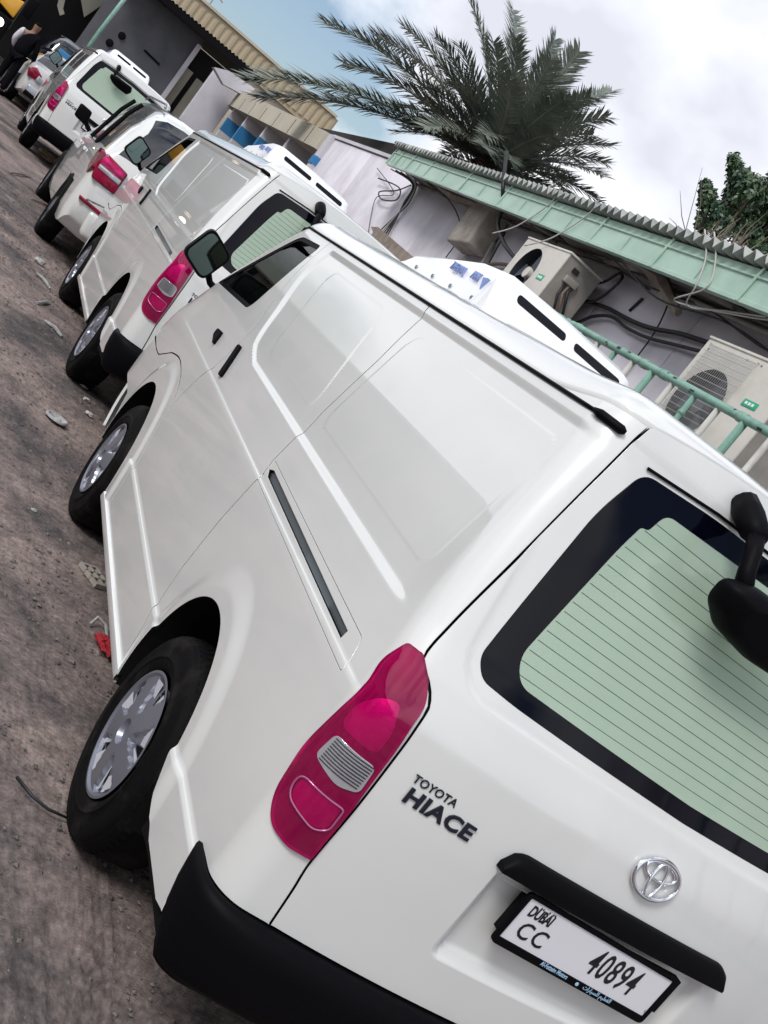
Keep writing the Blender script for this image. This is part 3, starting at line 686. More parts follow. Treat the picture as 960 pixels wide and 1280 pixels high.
    # cab
    ds_ = MB().prism([(3.95, .9), (4.10, 1.16), (4.42, 1.15), (4.42, .9)], .14, W - .14, 'x'); ds_.build('dashboard', M['dash'], van, bevel=.02)
    cw = [(.45 + .18 * math.cos(a), 3.82 + .07 * math.sin(a), 1.16 + .17 * math.sin(a)) for a in np.linspace(0, 2 * PI, 28, endpoint=False)]
    stw = MB().tube(cw, .014, 8, closed=True).tube([(.45, 3.83, 1.16), (.45, 4.0, 1.02)], .025, 8).tube([(.28, 3.82, 1.16), (.62, 3.82, 1.16)], .012, 6).tube([(.45, 3.82, 1.16), (.45, 3.75, 1.0)], .012, 6)
    stw.build('steering_wheel', M['black_plastic'], van, smooth=True)
    for x in (.2, .98):
        s_ = MB().box(x, x + .5, 2.95, 3.45, .75, .95); s_.build('seat', M['seat'], van, bevel=.05)
        b_ = MB().prism([(2.80, .93), (2.98, .93), (2.90, 1.50), (2.76, 1.50)], x + .02, x + .48, 'x'); b_.build('seat_back', M['seat'], van, bevel=.04)
        MB().box(x + .13, x + .37, 2.74, 2.84, 1.52, 1.68).build('headrest', M['seat'], van, bevel=.03)
    MB().box(.75, 1.5, 4.02, 4.3, 1.165, 1.20).build('dash_cloth', M['blue_cloth'], van, bevel=.01)
    MB().box(1.05, 1.4, 3.98, 4.2, 1.21, 1.27).build('dash_box', M['yellow_cloth'], van, bevel=.005)
    # ---- door mirrors
    for mir in (False, True):
        f_ = (lambda p: (W - p[0], p[1], p[2])) if mir else (lambda p: p)
        mm = MB(); mm.tube([f_(p) for p in ((.07, 4.12, 1.305), (.02, 4.15, 1.315), (-.015, 4.17, 1.35))], [.022, .018, .02], 8)
        arm = mm.build('mirror_arm', M['black_plastic'], van, smooth=True)
        hd = roundpoly([(-.198, 1.365), (-.028, 1.298), (.030, 1.490), (-.140, 1.560)], .045)
        hh = MB(); k = len(hd); lay = []
        for y, s_ in ((4.10, 1.0), (4.145, 1.03), (4.19, .95), (4.22, .72)):
            c_ = hd.mean(0); lay.append([f_((c_[0] + (a_ - c_[0]) * s_, y, c_[1] + (b_ - c_[1]) * s_)) for a_, b_ in hd] )
            lay[-1].append(lay[-1][0])
        hh.grid(lay); hh.add(lay[-1][:-1], [tuple(range(k))]); hh.add(lay[0][:-1], [tuple(range(k))])
        mh = hh.build('door_mirror', M['black_plastic'], van, auto=.9)
        c_ = hd.mean(0); g2 = [(c_[0] + (a_ - c_[0]) * .88, c_[1] + (b_ - c_[1]) * .88) for a_, b_ in hd]
        yg = lambda a_, b_: 4.096
        MB().add([f_((a_, yg(a_, b_), b_)) for a_, b_ in g2], [tuple(range(len(g2)))]).build('mirror_glass', M['mirror'], mh)
    # ---- rear parking mirror hanging from the tailgate top
    rm = MB()
    rm.tube([(.545, .262, 1.905), (.548, .225, 1.888), (.550, .185, 1.868), (.552, .150, 1.855)], [.034, .036, .034, .022], 12)
    mnt = rm.build('rear_mirror_mount', M['black_plastic'], tg, smooth=True)
    rm = MB().tube([(.550, .165, 1.862), (.542, .125, 1.825), (.540, .100, 1.785), (.560, .085, 1.735)], [.022, .019, .020, .024], 10)
    rm.build('rear_mirror_arm', M['black_plastic'], tg, smooth=True)
    hd = roundpoly([(.492, 1.745), (.56, 1.770), (.85, 1.780), (.885, 1.71), (.845, 1.640), (.70, 1.632), (.575, 1.648), (.503, 1.69)], .022)
    hh = MB(); k = len(hd); lay = []
    for y, s_ in ((.118, .90), (.112, .98), (.10, 1.0), (.075, .97), (.055, .86), (.046, .6)):
        c_ = hd.mean(0); lay.append([(c_[0] + (a_ - c_[0]) * s_, y - (b_ - 1.68) * .25, c_[1] + (b_ - c_[1]) * s_) for a_, b_ in hd]); lay[-1].append(lay[-1][0])
    hh.grid(lay); hh.add(lay[-1][:-1], [tuple(range(k))]); hh.add(lay[0][:-1], [tuple(range(k))])
    rmh = hh.build('rear_mirror', M['black_plastic'], tg, auto=.9)
    # ---- refrigeration unit on the roof
    fp = M['paint_frp']
    def USEC(y, h, wx):      # one cross-section of the housing
        a, b = HC - wx, HC + wx
        return [(a - .035, y, 1.95), (a - .030, y, 1.965), (a, y, 1.95 + h * .80), (a + .022, y, 1.95 + h * .95), (a + .06, y, 1.95 + h), (HC, y, 1.955 + h), (b - .06, y, 1.95 + h), (b - .022, y, 1.95 + h * .95), (b, y, 1.95 + h * .80), (b + .030, y, 1.965), (b + .035, y, 1.95)]
    rows = [USEC(y, h * .94, wx) for y, h, wx in ((1.97, .0, .40), (1.985, .02, .395), (2.00, .045, .39), (2.095, .185, .375), (2.115, .207, .370), (2.16, .222, .362), (2.40, .220, .358), (2.62, .190, .358), (2.90, .145, .362), (3.06, .12, .365), (3.14, .06, .37), (3.16, .0, .375))]
    unit = MB().grid(rows).build('refrigeration_unit', fp, van, auto=.45)
    MB().box(HC - .37, HC + .37, 2.02, 3.12, 1.925, 1.955).build('unit_base', M['dark'], unit)
    def SR(a, b):            # sloped rear face of the housing
        return np.stack([a, 2.00 + (b - .045) / .140 * .095, 1.95 + b * .94], -1)
    for (xa, xb) in ((.575, .835), (.885, 1.145)):
        po = roundpoly([(xa, .140), (xb, .140), (xb, .174), (xa, .174)], .017, 5)
        panel('unit_vent', po, SR, M['gloss_black'], unit, step=.05, gap=0, off=.003, flange=.006, nfn='flip')
    xl_ = HC - .358 - .012
    text_mesh('unit_lettering', 'THERMAL', .052, M['blue_ink'], unit, (xl_ - .004, 2.50, 2.073), (0, -1, -.02), (.14, 0, 1), depth=.003, sx=.80)
    text_mesh('unit_lettering', 'MAX', .052, M['blue_ink'], unit, (xl_ - .006, 2.285, 2.076), (0, -1, -.02), (.14, 0, 1), depth=.003, sx=.80)
    MB().prism([(2.16, 2.09), (2.205, 2.085), (2.165, 2.04)], xl_ - .012, xl_ + .004, 'x').build('unit_logo', M['blue_ink'], unit)
    for y in (2.9, 2.66, 2.42, 2.16): MB().lathe([(-.004, 0), (-.005, .008), (0, .01)], (xl_ - .016, y, 1.995), 'x', 10).build('unit_bolt', M['steel'], unit)
    # ---- wheels
    for (y, side, steer) in ((1.05, 0, 0), (3.62, 0, 0), (1.05, 1, 0), (3.62, 1, 0)):
        n_ = 100; ny = 26; R1 = .202; rr = np.linspace(0, R1, ny); P = []
        for r in rr:
            row = []
            for k in range(n_):
                th = 2 * PI * k / n_; ph = ((th + .35 + (0 if y < 2 else .5)) / (2 * PI / 5)) % 1.0 - .5     # 0 in the middle of a gap, +-.5 on the spoke
                base = -.012 - .020 * math.cos(r / R1 * PI / 2) + (.016 if r < .034 else 0)
                wgap = float(np.interp(r, [.06, .085, .17, .188], [0, .17, .30, .22]))
                inr = sms((r - .068) / .012) * sms((.186 - r) / .010)
                t_ = sms((wgap - abs(ph)) / .05) if wgap > 0 else 0
                dep = .030 * float(inr) * float(t_) * (.35 + .65 * float(sms((ph + .02) / .12)))
                rim_l = -.008 * float(sms((r - .188) / .006))
                row.append((base + dep + rim_l, y + r * math.cos(th), .335 + r * math.sin(th)))
            row.append(row[0]); P.append(row)
        xw = .028
        mk = (lambda p: (W - (p[0] + xw), p[1], p[2])) if side else (lambda p: (p[0] + xw, p[1], p[2]))
        wh = MB().grid([[mk(p) for p in r_] for r_ in P]).build('wheel', M['silver'], van, auto=.5)
        sl = MB(); fcs = MB()
        for k in range(5):
            a0 = (2 * PI / 5) * (k + .5) - .35 - (0 if y < 2 else .5)
            def qd(mb_, r0_, r1_, t0, t1, x0_, x1_):
                q = [(x0_, y + r0_ * math.cos(a0 + t0 * .7), .335 + r0_ * math.sin(a0 + t0 * .7)), (x0_, y + r0_ * math.cos(a0 + t1 * .7), .335 + r0_ * math.sin(a0 + t1 * .7)), (x1_, y + r1_ * math.cos(a0 + t1), .335 + r1_ * math.sin(a0 + t1)), (x1_, y + r1_ * math.cos(a0 + t0), .335 + r1_ * math.sin(a0 + t0))]
                mb_.add([mk(p) for p in q], [(0, 1, 2, 3)])
            qd(fcs, .078, .180, -.36, -.02, -.008, -.016); qd(fcs, .10, .172, .20, .30, -.010, -.010)
            qd(sl, .098, .150, .02, .19, -.0065, -.0065); qd(sl, .155, .172, .03, .16, -.0065, -.0065)
        tag(fcs.build('hubcap_facets', M['silver_skylit'], wh), kind='stuff')
        tag(sl.build('hubcap_slots', M['dark'], wh), kind='stuff')
        prof = [(.055, .19), (.020, .203), (.012, .212), (.004, .235), (.0035, .242), (.001, .243), (.001, .247), (.0045, .248), (.006, .275), (.012, .305), (.020, .318), (.024, .3185), (.030, .327), (.044, .334), (.07, .337), (.18, .337), (.205, .328), (.22, .30), (.22, .20), (.055, .19)]
        prof = [((W - p[0]) if side else p[0], p[1]) for p in prof]
        tb = MB().lathe(prof, (0, y, .335), 'x', 72)
        ty = tb.build('tyre', M['rubber'], wh, smooth=True)
        tr = MB()
        for k in range(72):
            a_ = 2 * PI * k / 72
            for (xa, xb, sk) in ((.030, .07, 0), (.18, .212, .5)):
                v = []
                for dx, rr_ in ((xa, .3285 if xa < .1 else .3385), (xb, .3405)):
                    for da in (-.022, .022): aa = a_ + da + sk * .04; v.append((dx, y + rr_ * math.cos(aa), .335 + rr_ * math.sin(aa)))
                if side: v = [(W - p[0], p[1], p[2]) for p in v]
                tr.add(v, [(0, 1, 3, 2)])
        tag(tr.build('tread_blocks', M['rubber'], wh), kind='stuff')
    MB().tube([(.15, 1.05, .335), (W - .15, 1.05, .335)], .05, 8).build('rear_axle', M['dark'], van)
    if windows:
        for mir in (False, True):
            for po in ([(.42, 1.37), (1.45, 1.37), (1.45, 1.74), (.50, 1.74)], [(1.72, 1.37), (2.62, 1.37), (2.80, 1.74), (1.72, 1.74)]):
                panel('side_window', roundpoly(po, .05), Sfull, M['grey_glass'], van, step=.05, gap=0, off=.006, flange=.01, mirror=mir)
    return van
# ---------------------------------------------------------------- ground
def gzf(y): return interp(y, [-200, 3.7, 5.6, 8.6, 10.5, 16.5, 17.5, 22, 26, 40, 400], [0, 0, .127, .127, .20, .34, .36, .38, .47, .8, .8])
def gz1(y): return float(gzf(np.array([float(y)]))[0])
xl = np.concatenate([[-300, -120, -60, -30, -15, -8, -5, -3.5], np.arange(-2.4, -.9, .06), np.arange(-.9, .45, .0125), np.arange(.45, 3, .12), [4, 8, 20, 60, 150, 300]])
yl = np.concatenate([[-200, -60, -20, -8, -4, -2, -1], np.arange(-.6, 0, .06), np.arange(0, 7, .014), np.arange(7, 14, .04), np.arange(14, 30, .3), np.arange(30, 60, 3), [70, 100, 160, 300, 600]])
X, Y = np.meshgrid(xl, yl, indexing='ij')
def vnoise(X, Y, s, seed):
    r = np.random.default_rng(seed); T_ = r.random((256, 256)); x = X / s; y = Y / s
    i = np.floor(x).astype(int); j = np.floor(y).astype(int); fx = sms(x - i); fy = sms(y - j); a = T_[i % 256, j % 256]; b_ = T_[(i + 1) % 256, j % 256]; c_ = T_[i % 256, (j + 1) % 256]; d_ = T_[(i + 1) % 256, (j + 1) % 256]
    return (a * (1 - fx) + b_ * fx) * (1 - fy) + (c_ * (1 - fx) + d_ * fx) * fy - .5
near = sms((1.6 - np.abs(X + .2)) / .8) * sms((16 - Y) / 4) * sms((Y + 1.2) / .6)
warp = vnoise(X, Y, .5, 9) * .12
Z = gzf(Y) + near * (vnoise(X, Y, .55, 1) * .022 + vnoise(X, Y, .16, 2) * .010 + vnoise(X, Y, .055, 3) * .005 + np.maximum(0, vnoise(X, Y, .035, 4) - .22) * .035)
tm = sms((1.6 - Y) / .9)                      # tyre print ridges close to the wheel
for xc in (.035, .062, .095, .125): Z = Z + near * tm * .011 * np.exp(-((X - xc - .035 * np.sin(Y * 2.1) + warp * .12) / .005) ** 2)
for xc in (-.10, -.05, -.02): Z = Z + near * sms((1.3 - Y) / .9) * .007 * np.exp(-((X - xc + .10 * Y * .5) / .007) ** 2)
v = np.stack([X, Y, Z], -1).reshape(-1, 3); ny_ = len(yl); I, J = np.meshgrid(np.arange(len(xl) - 1), np.arange(ny_ - 1), indexing='ij'); q0 = (I * ny_ + J).ravel()
gm = bpy.data.meshes.new('ground'); gm.from_pydata(v.tolist(), [], np.stack([q0, q0 + ny_, q0 + ny_ + 1, q0 + 1], 1).tolist()); gm.update()
tag(link('ground', gm, M['ground'], smooth=True), kind='structure')

# ---------------------------------------------------------------- white building with green fascia
SL = .026
def zb(y, z): return z + SL * y
bld = thing('workshop_building', 'lilac white workshop building with green fascia and corrugated roof behind the vans', 'building', (3.1, 6, 0))
def loc(mbv, par):       # parent at bld: keep world coordinates
    return mbv
def P_(o):
    o.parent = bld; o.matrix_parent_inverse = Matrix.Translation((-3.1, -6, 0)); return o
mb = MB().box(3.16, 8.6, -3, 19.1, -.2, 3.0); mb.add([(3.16, -3, 3), (3.16, 19.1, 3), (3.16, 19.1, 3.88), (3.16, -3, 3.3)], [(0, 1, 2, 3)]); P_(mb.build('wall', M['dark_room'], None))
ye = [-3, -.6, 1.8, 3.35, 5.15, 6.55, 8.1, 9.75, 11.5, 13.1, 16.0, 19.15]
for i in range(len(ye) - 1):
    a, b2 = ye[i] + .006, ye[i+1] - .006; tp = 3.16 if b2 < 13 else 3.26
    mb = MB().prism([(a, -.1), (b2, -.1), (b2, zb(b2, tp)), (a, zb(a, tp))], 3.10, 3.15, 'x'); P_(mb.build('wall_panel', M['wall'], None, bevel=.004, seg=1))
mb = MB().prism([(13.1, 3.62), (19.15, 3.775), (19.15, 3.83), (13.1, 3.67)], 3.07, 3.30, 'x'); P_(mb.build('parapet_cap', M['wall_white'], None))
mb = MB().box(3.02, 3.4, 18.95, 19.3, 0, 3.80); P_(mb.build('corner_post', M['wall_white'], None)); 
mb = MB().box(3.0, 3.42, 18.94, 19.31, 3.16, 3.32); P_(mb.build('blue_band', M['blue_paint'], None))
# fascia: bent metal sheets with standing seams
fy = [-2.6, -1.3, 0, 1.3, 2.65, 4.12, 5.27, 6.35, 7.42, 8.55, 9.78, 11.18, 12.0, 12.55, 12.95]
for i in range(len(fy) - 1):
    a, b2 = fy[i] + .003, fy[i+1] - .003; mb = MB()
    r_ = random.uniform(-.006, .006)
    prof = [(2.600 + r_, 3.045), (2.606 + r_, 3.05), (2.612, 3.19), (2.598, 3.197), (2.598, 3.209), (2.614, 3.216), (2.62, 3.262), (2.66, 3.264), (2.66, 3.02), (2.63, 3.015), (2.600 + r_, 3.02)]
    n_ = len(prof); V = [(x, y, zb(y, z)) for y in (a, b2) for x, z in prof]; mb.add(V, [tuple(range(n_))[::-1], tuple(range(n_, 2 * n_))] + [(k, (k + 1) % n_, n_ + (k + 1) % n_, n_ + k) for k in range(n_)])
    P_(mb.build('fascia_sheet', M['green_fascia'], None, auto=.5))
    P_(MB().tube([(2.595, b2 + .003, zb(b2, 3.02)), (2.603, b2 + .003, zb(b2, 3.20)), (2.612, b2 + .003, zb(b2, 3.268))], .011, 6).build('fascia_seam', M['green_fascia'], None))
    mid = (a + b2) / 2; P_(MB().box(2.596, 2.603, mid - .003, mid + .003, zb(mid, 3.055), zb(mid, 3.185)).build('fascia_crease', M['green_fascia'], None))
# corrugated sheet, ridges running away from the eave
pitch = .125; P = []
ysx = np.arange(-2.6, 13.0, pitch / 4)
tri = [0, .5, 1, .5]
for x in (2.535, 2.545, 3.5, 8.5):
    P.append([(x + (random.uniform(-.006, .006) if x < 2.56 else 0), y, zb(y, 3.270) + .068 * tri[i % 4] + (x - 2.53) * .10) for i, y in enumerate(ysx)])
top = MB().grid(P); P2 = [[(p[0], p[1], p[2] - .007) for p in r_] for r_ in P]; top.grid(P2)
top.add(P[0] + P2[0], [(i, i + 1, len(ysx) + i + 1, len(ysx) + i) for i in range(len(ysx) - 1)])
P_(top.build('corrugated_roof', M['corrugated'], None))
mb = MB(); V = [(x, y, zb(y, z)) for y in (-2.6, 12.95) for x, z in ((2.665, 3.20), (2.665, 3.27), (8.5, 3.80), (8.5, 3.72))]
mb.add(V, [(0, 1, 2, 3), (4, 7, 6, 5), (0, 4, 5, 1), (1, 5, 6, 2), (0, 3, 7, 4)]); P_(mb.build('roof_deck', M['dark'], None))
# soffit boards, warped and broken
sy = [-2, .2, 1.5, 2.7, 3.6, 4.6, 5.5, 6.6, 7.7, 8.8, 9.9, 11.0, 12.0, 12.9]
for i in range(len(sy) - 1):
    a, b2 = sy[i], sy[i+1] - .03; d1, d2, d3, d4 = [random.uniform(-.05, .02) for _ in range(4)]
    if i in (6, 8): d1 -= .07
    V = []
    for dz in (0, .018):
        V += [(2.665, a, zb(a, 3.09 + d1 + dz)), (2.665, b2, zb(b2, 3.10 + d2 + dz)), (3.095, b2, zb(b2, 3.12 + d3 * .6 + dz)), (3.095, a, zb(a, 3.12 + d4 * .6 + dz))]
    P_(MB().add(V, [(0, 1, 2, 3), (7, 6, 5, 4), (0, 4, 5, 1), (1, 5, 6, 2), (2, 6, 7, 3), (3, 7, 4, 0)]).build('soffit_board', M['soffit'], None))
P_(MB().tube([(3.06, -2, 3.02), (3.06, 3, 3.15), (3.06, 6.5, 3.235), (3.05, 10, 3.33), (3.06, 12.8, 3.40)], .022, 8).build('wall_batten', M['soffit'], None))
P_(MB().tube([(2.98, -1, 3.0), (2.97, 3, 3.10), (2.98, 5.8, 3.19)], .016, 8).build('conduit', M['ac_side'], None, smooth=True))
# rough beam end and timber bracket under the eave
def tilted(mb, piv, rx): 
    Rm = Matrix.Translation(piv) @ Matrix.Rotation(rx, 4, 'X') @ Matrix.Translation(-Vector(piv)); mb.v = [tuple(Rm @ Vector(p)) for p in mb.v]; return mb
b_ = MB().box(2.82, 3.08, 9.22, 9.80, 2.84, 3.38)
o = P_(tilted(b_, (2.95, 9.5, 3.1), -.10).build('beam_end', M['concrete'], None, bevel=.03, seg=3))
me = o.data; r5 = np.random.default_rng(3)
P_(MB().tube([(2.9, 5.85, 3.30), (2.9, 5.45, 3.15), (2.92, 5.12, 3.03)], [.085, .06, .028], 6).build('hanging_timber', M['wood'], None))
P_(MB().tube([(2.95, 6.6, 3.22), (2.93, 5.8, 3.26), (2.9, 5.2, 3.24), (2.92, 4.6, 3.20)], [.03, .035, .03, .02], 5).build('broken_batten', M['soffit'], None))
P_(MB().tube([(2.85, 11.2, 3.36), (2.82, 10.4, 3.30), (2.84, 9.7, 3.30)], [.03, .05, .03], 5).build('broken_batten', M['wood'], None))
P_(MB().tube([(3.06, 9.2, 3.05), (3.04, 8.95, 2.62)], .022, 6).build('wall_pipe', M['ac_side'], None))
P_(MB().tube([(3.06, 9.12, 3.2), (3.03, 8.75, 2.55)], .010, 6).build('wall_pipe', M['cable'], None))
mb = MB().prism([(13.2, 2.62), (12.9, 2.66), (10.5, 2.50), (10.6, 2.36), (12.3, 2.42)], 3.02, 3.09, 'x'); P_(mb.build('ledge_board', M['wood'], None))

def cable(pts, r, m, label, cat='cable', group=None, name='cable', n=6):
    P0 = [Vector(p) for p in pts]; Q = []
    for i in range(len(P0) - 1):            # catmull-rom
        a, b2, c2, d = P0[max(0, i-1)], P0[i], P0[i+1], P0[min(len(P0)-1, i+2)]
        for k in range(6):
            t_ = k / 6; Q.append(.5 * ((2*b2) + (c2-a)*t_ + (2*a-5*b2+4*c2-d)*t_*t_ + (3*b2-a-3*c2+d)*t_**3))
    Q.append(P0[-1])
    o = MB().tube(Q, r, n).build(name, m, None, smooth=True); return tag(o, label, cat, group)
WIRES_ = ((((2.62, 11.0, 3.30), (2.9, 10.6, 3.24), (3.05, 10.2, 3.02), (3.06, 10.1, 2.7)), 'thin wire dropping down the wall left of the rough concrete block'), (((2.62, 6.2, 3.20), (2.8, 5.6, 3.10), (3.0, 5.0, 3.16), (3.05, 4.2, 3.06), (3.05, 3.2, 3.02)), 'thin wire sagging under the soffit above the wire-grille air conditioner'),
    (((2.64, 5.9, 3.18), (2.75, 5.2, 3.02), (2.9, 4.5, 3.08), (3.0, 3.6, 2.98), (3.0, 2.8, 3.0)), 'second thin wire sagging lower above the wire-grille air conditioner'), (((3.05, 5.6, 3.2), (3.055, 5.45, 2.9), (3.05, 5.4, 2.5), (3.05, 5.38, 2.0)), 'thin wire running straight down the wall between the air conditioners'), (((2.66, 7.9, 3.24), (2.8, 7.2, 3.14), (2.95, 6.5, 3.2), (3.05, 5.9, 3.16)), 'thin wire sagging behind the upper air conditioner'))
GC = 'cables hanging on the workshop wall'
for k in range(5):
    y0 = 12.76 - k * .05; GCL = ['leftmost', 'second from the left', 'middle', 'second from the right', 'rightmost']
    cable([(2.75, y0 + .4 - k * .2, 3.37), (3.0, y0, 3.36), (3.045, y0 - .05, 3.1), (3.05, y0 - .12 + k * .09 - .1, 2.85), (3.055, y0 - .02 + (k - 2) * .16, 2.60)], .012 if k % 2 else .008, M['cable'] if k != 3 else M['cable_pale'], '%s thin cable of the bundle fanning down the wall' % GCL[4 - k], group=GC)
cable([(3.03, 14.5, 3.30), (3.03, 13.3, 3.27), (3.03, 13.02, 3.10), (3.03, 13.64, 3.03), (3.03, 13.98, 3.12), (3.03, 13.3, 3.22), (3.0, 12.8, 3.34)], .010, M['cable'], 'black cable tied in a loose loop left of the green fascia')
cable([(3.05, 13.15, 2.50), (3.05, 13.62, 2.75), (3.05, 14.0, 3.04), (3.05, 13.4, 3.18), (3.05, 15.0, 3.45)], .006, M['cable'], 'thin string running down the bare lilac wall')
cable([(2.52, 9.05, 3.78), (2.56, 8.62, 3.44), (2.72, 8.70, 3.30), (2.76, 8.62, 3.14), (2.76, 8.15, 2.98), (2.80, 7.68, 2.88), (2.9, 7.5, 2.8)], .020, M['cable'], 'thick black cable over the green fascia left of the upper air conditioner')
cable([(2.8, 8.85, 3.24), (2.85, 8.3, 3.22), (2.8, 7.7, 3.20), (2.8, 7.3, 3.18)], .012, M['cable'], 'black cable from the fascia to the upper air conditioner top')
cable([(3.05, 9.0, 2.80), (3.04, 8.6, 2.88), (3.02, 8.1, 2.90), (3.0, 7.6, 2.86)], .018, M['cable_brown'], 'brown taped pipe bending along the wall left of the upper air conditioner')
cable([(2.95, 6.75, 2.83), (3.04, 6.6, 2.88), (3.05, 6.25, 2.90), (3.05, 5.82, 2.885), (3.05, 5.5, 2.895), (3.05, 5.14, 2.94), (3.05, 4.74, 2.96), (3.0, 4.5, 2.95)], .018, M['cable'], 'upper black taped pipe between the two air conditioners')
cable([(3.0, 6.7, 2.62), (3.05, 6.55, 2.68), (3.05, 6.37, 2.79), (3.05, 6.12, 2.85), (3.05, 5.79, 2.82), (3.05, 5.46, 2.82), (3.05, 5.04, 2.86), (3.0, 4.6, 2.88)], .014, M['cable'], 'lower black taped pipe between the two air conditioners')
cable([(2.98, 6.95, 2.79), (3.0, 6.47, 2.88), (3.0, 6.32, 3.03), (3.0, 6.29, 3.15), (3.0, 6.39, 3.18), (3.0, 6.51, 3.07), (2.98, 6.8, 2.95)], .013, M['cable'], 'black cable loop sticking out right of the upper air conditioner')
cable([(3.09, 6.02, 2.96), (3.085, 5.97, 3.09)], .012, M['cable'], 'short black cable stub on the wall above the taped pipes')
for k, (y, dz) in enumerate(((4.72, 0), (4.6, .03))):
    cable([(2.56, y + .2, 3.50), (2.585, y, 3.33), (2.59, y - .12, 3.14), (2.68, y - .05 + k * .3, 3.02), (2.75, y - .35, 3.10), (2.7, y - .8, 3.13)], .006, M['cable_pale'], ('left' if k == 0 else 'right') + ' pale string looped over the fascia above the wire-grille air conditioner', group='pale strings hanging over the green fascia')
for k, y in enumerate((6.55, 7.35)):
    cable([(2.53, y, 3.55), (2.585, y + .1, 3.40), (2.57, y + .35, 3.12), (2.50, y + .55, 2.95)], .006, M['cable_pale'], ('right' if k == 0 else 'left') + ' pale string crossing the fascia near the upper air conditioner', group='pale strings hanging from the green fascia')

for pp_, lb_ in WIRES_: cable(pp_, .007, M['cable'], lb_, name='wire', cat='wire')
# ---------------------------------------------------------------- air conditioners
def ac_unit(name, label, x0, y0, y1, z0, z1, dep, fan_y, fan_r, wire, tilt=0.0):
    t_ = thing(name, label, 'air conditioner', (x0, y0, z0))
    Lw, H = y1 - y0, z1 - z0
    fc = (fan_y - y0, H * .5)
    # casing front with round opening: local x outwards is -x
    def F(a, b): return np.stack([0 * a, a, b + tilt * a], -1)
    circ = np.array([(fc[0] + fan_r * math.cos(a), fc[1] + fan_r * math.sin(a)) for a in np.linspace(0, 2 * PI, 48, endpoint=False)])
    panel('front_panel', roundpoly([(0, 0), (Lw, 0), (Lw, H), (0, H)], .02), F, M['ac_body'], t_, holes=[circ], step=.05, gap=0, hgap=0, flange=.012)
    mb = MB()
    for y_ in (0.004, Lw - .004): mb.add([(.004, y_, tilt * y_), (dep, y_, tilt * y_), (dep, y_, H + tilt * y_), (.004, y_, H + tilt * y_)], [(0, 1, 2, 3)])
    mb.add([(.004, .004, H), (dep, .004, H), (dep, Lw - .004, H + tilt * Lw), (.004, Lw - .004, H + tilt * Lw)], [(0, 1, 2, 3)]); mb.add([(.004, .004, 0), (dep, .004, 0), (dep, Lw - .004, tilt * Lw), (.004, Lw - .004, tilt * Lw)], [(0, 1, 2, 3)])
    mb.add([(dep, .004, 0), (dep, Lw - .004, tilt * Lw), (dep, Lw - .004, H + tilt * Lw), (dep, .004, H)], [(0, 1, 2, 3)])
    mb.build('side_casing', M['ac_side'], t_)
    MB().box(-.008, dep + .01, -.008, Lw + .008, H, H + .018).build('top_cover', M['ac_body'], t_, bevel=.004)
    MB().lathe([(.10, 0), (.10, fan_r * .99), (.0, fan_r * .99)], (0, fc[0], fc[1] + tilt * fc[0]), 'x', 40).build('fan_housing', M['ac_dark'], t_, smooth=False, auto=.6)
    hub = MB().lathe([(.03, 0), (.03, fan_r * .24), (.08, fan_r * .26)], (0, fc[0], fc[1] + tilt * fc[0]), 'x', 24).build('fan_hub', M['ac_body'] if not wire else M['ac_fan'], t_, auto=.6)
    for k in range(3):
        P = []
        for r in (fan_r * .25, fan_r * .6, fan_r * .92):
            P.append([(.055 + .03 * s_, fc[0] + r * math.cos(2.1 * k + s_ * .9 * (1.1 - r)), fc[1] + tilt * fc[0] + r * math.sin(2.1 * k + s_ * .9 * (1.1 - r))) for s_ in (-.5, 0, .5)])
        MB().grid(P).build('fan_blade', M['ac_fan'], t_, smooth=True)
    if wire:
        g = MB(); a0, a1 = fc[0] - .27, fc[0] + .25
        for a in np.arange(a0, a1, .021): g.tube([(-.014, a, .03 + tilt * a), (-.014, a, H - .03 + tilt * a)], .0016, 4, cap=False)
        for b in np.arange(.03, H - .02, .042): g.tube([(-.016, a0, b + tilt * a0), (-.016, a1, b + tilt * a1)], .0022, 4, cap=False)
        for (a, b) in ((a0, .03), (a0, H - .03), (a1, .03), (a1, H - .03)): g.tube([(-.016, a, b + tilt * a), (.004, a, b + tilt * a)], .004, 5)
        tag(g.build('wire_grille', M['ac_wire'], t_), kind='stuff')
    return t_
u1 = ac_unit('air_conditioner', 'beige air conditioner high on the wall with bare round black fan opening', 2.60, 6.47, 7.38, 2.525, 3.055, .36, 7.04, .215, False)
MB().box(-.004, -.001, .13, .25, .235, .285).build('green_label', M['ac_green'], u1); 
for k in range(3): MB().box(-.0055, -.0042, .15 + k * .03, .172 + k * .03, .25, .27).build('label_mark', M['white_ink'], u1)
MB().box(.08, .22, -.03, .004, .33, .39).build('valve_cover', M['ac_side'], u1, bevel=.01); MB().box(.10, .16, -.008, .004, .43, .47).build('side_grip', M['ac_dark'], u1)
for k in range(3): MB().tube([(.12 + k * .04, -.01, .33), (.10 + k * .03, -.06, .22 + k * .03), (.18 + k * .05, -.07, .06), (.33, -.02, .04 + k * .04), (.42, .05, .10)], .012, 6).build('refrigerant_pipe', M['cable_brown'] if k == 1 else M['cable'], u1, smooth=True)
for y_ in (.12, .80): MB().box(-.02, .46, y_, y_ + .035, -.045, -.002).build('wall_bracket', M['rust'], u1)
u2 = ac_unit('air_conditioner', 'beige air conditioner with square wire grille standing behind the green railing', 2.70, 3.28, 4.24, 2.10, 2.885, .34, 3.93, .235, True)
o = MB().box(-.004, -.001, .13, .27, .50, .545).build('green_label', M['ac_green'], u2, bevel=.001)
for k in range(3): MB().box(-.0055, -.0042, .16 + k * .032, .182 + k * .032, .514, .532).build('label_mark', M['white_ink'], u2)
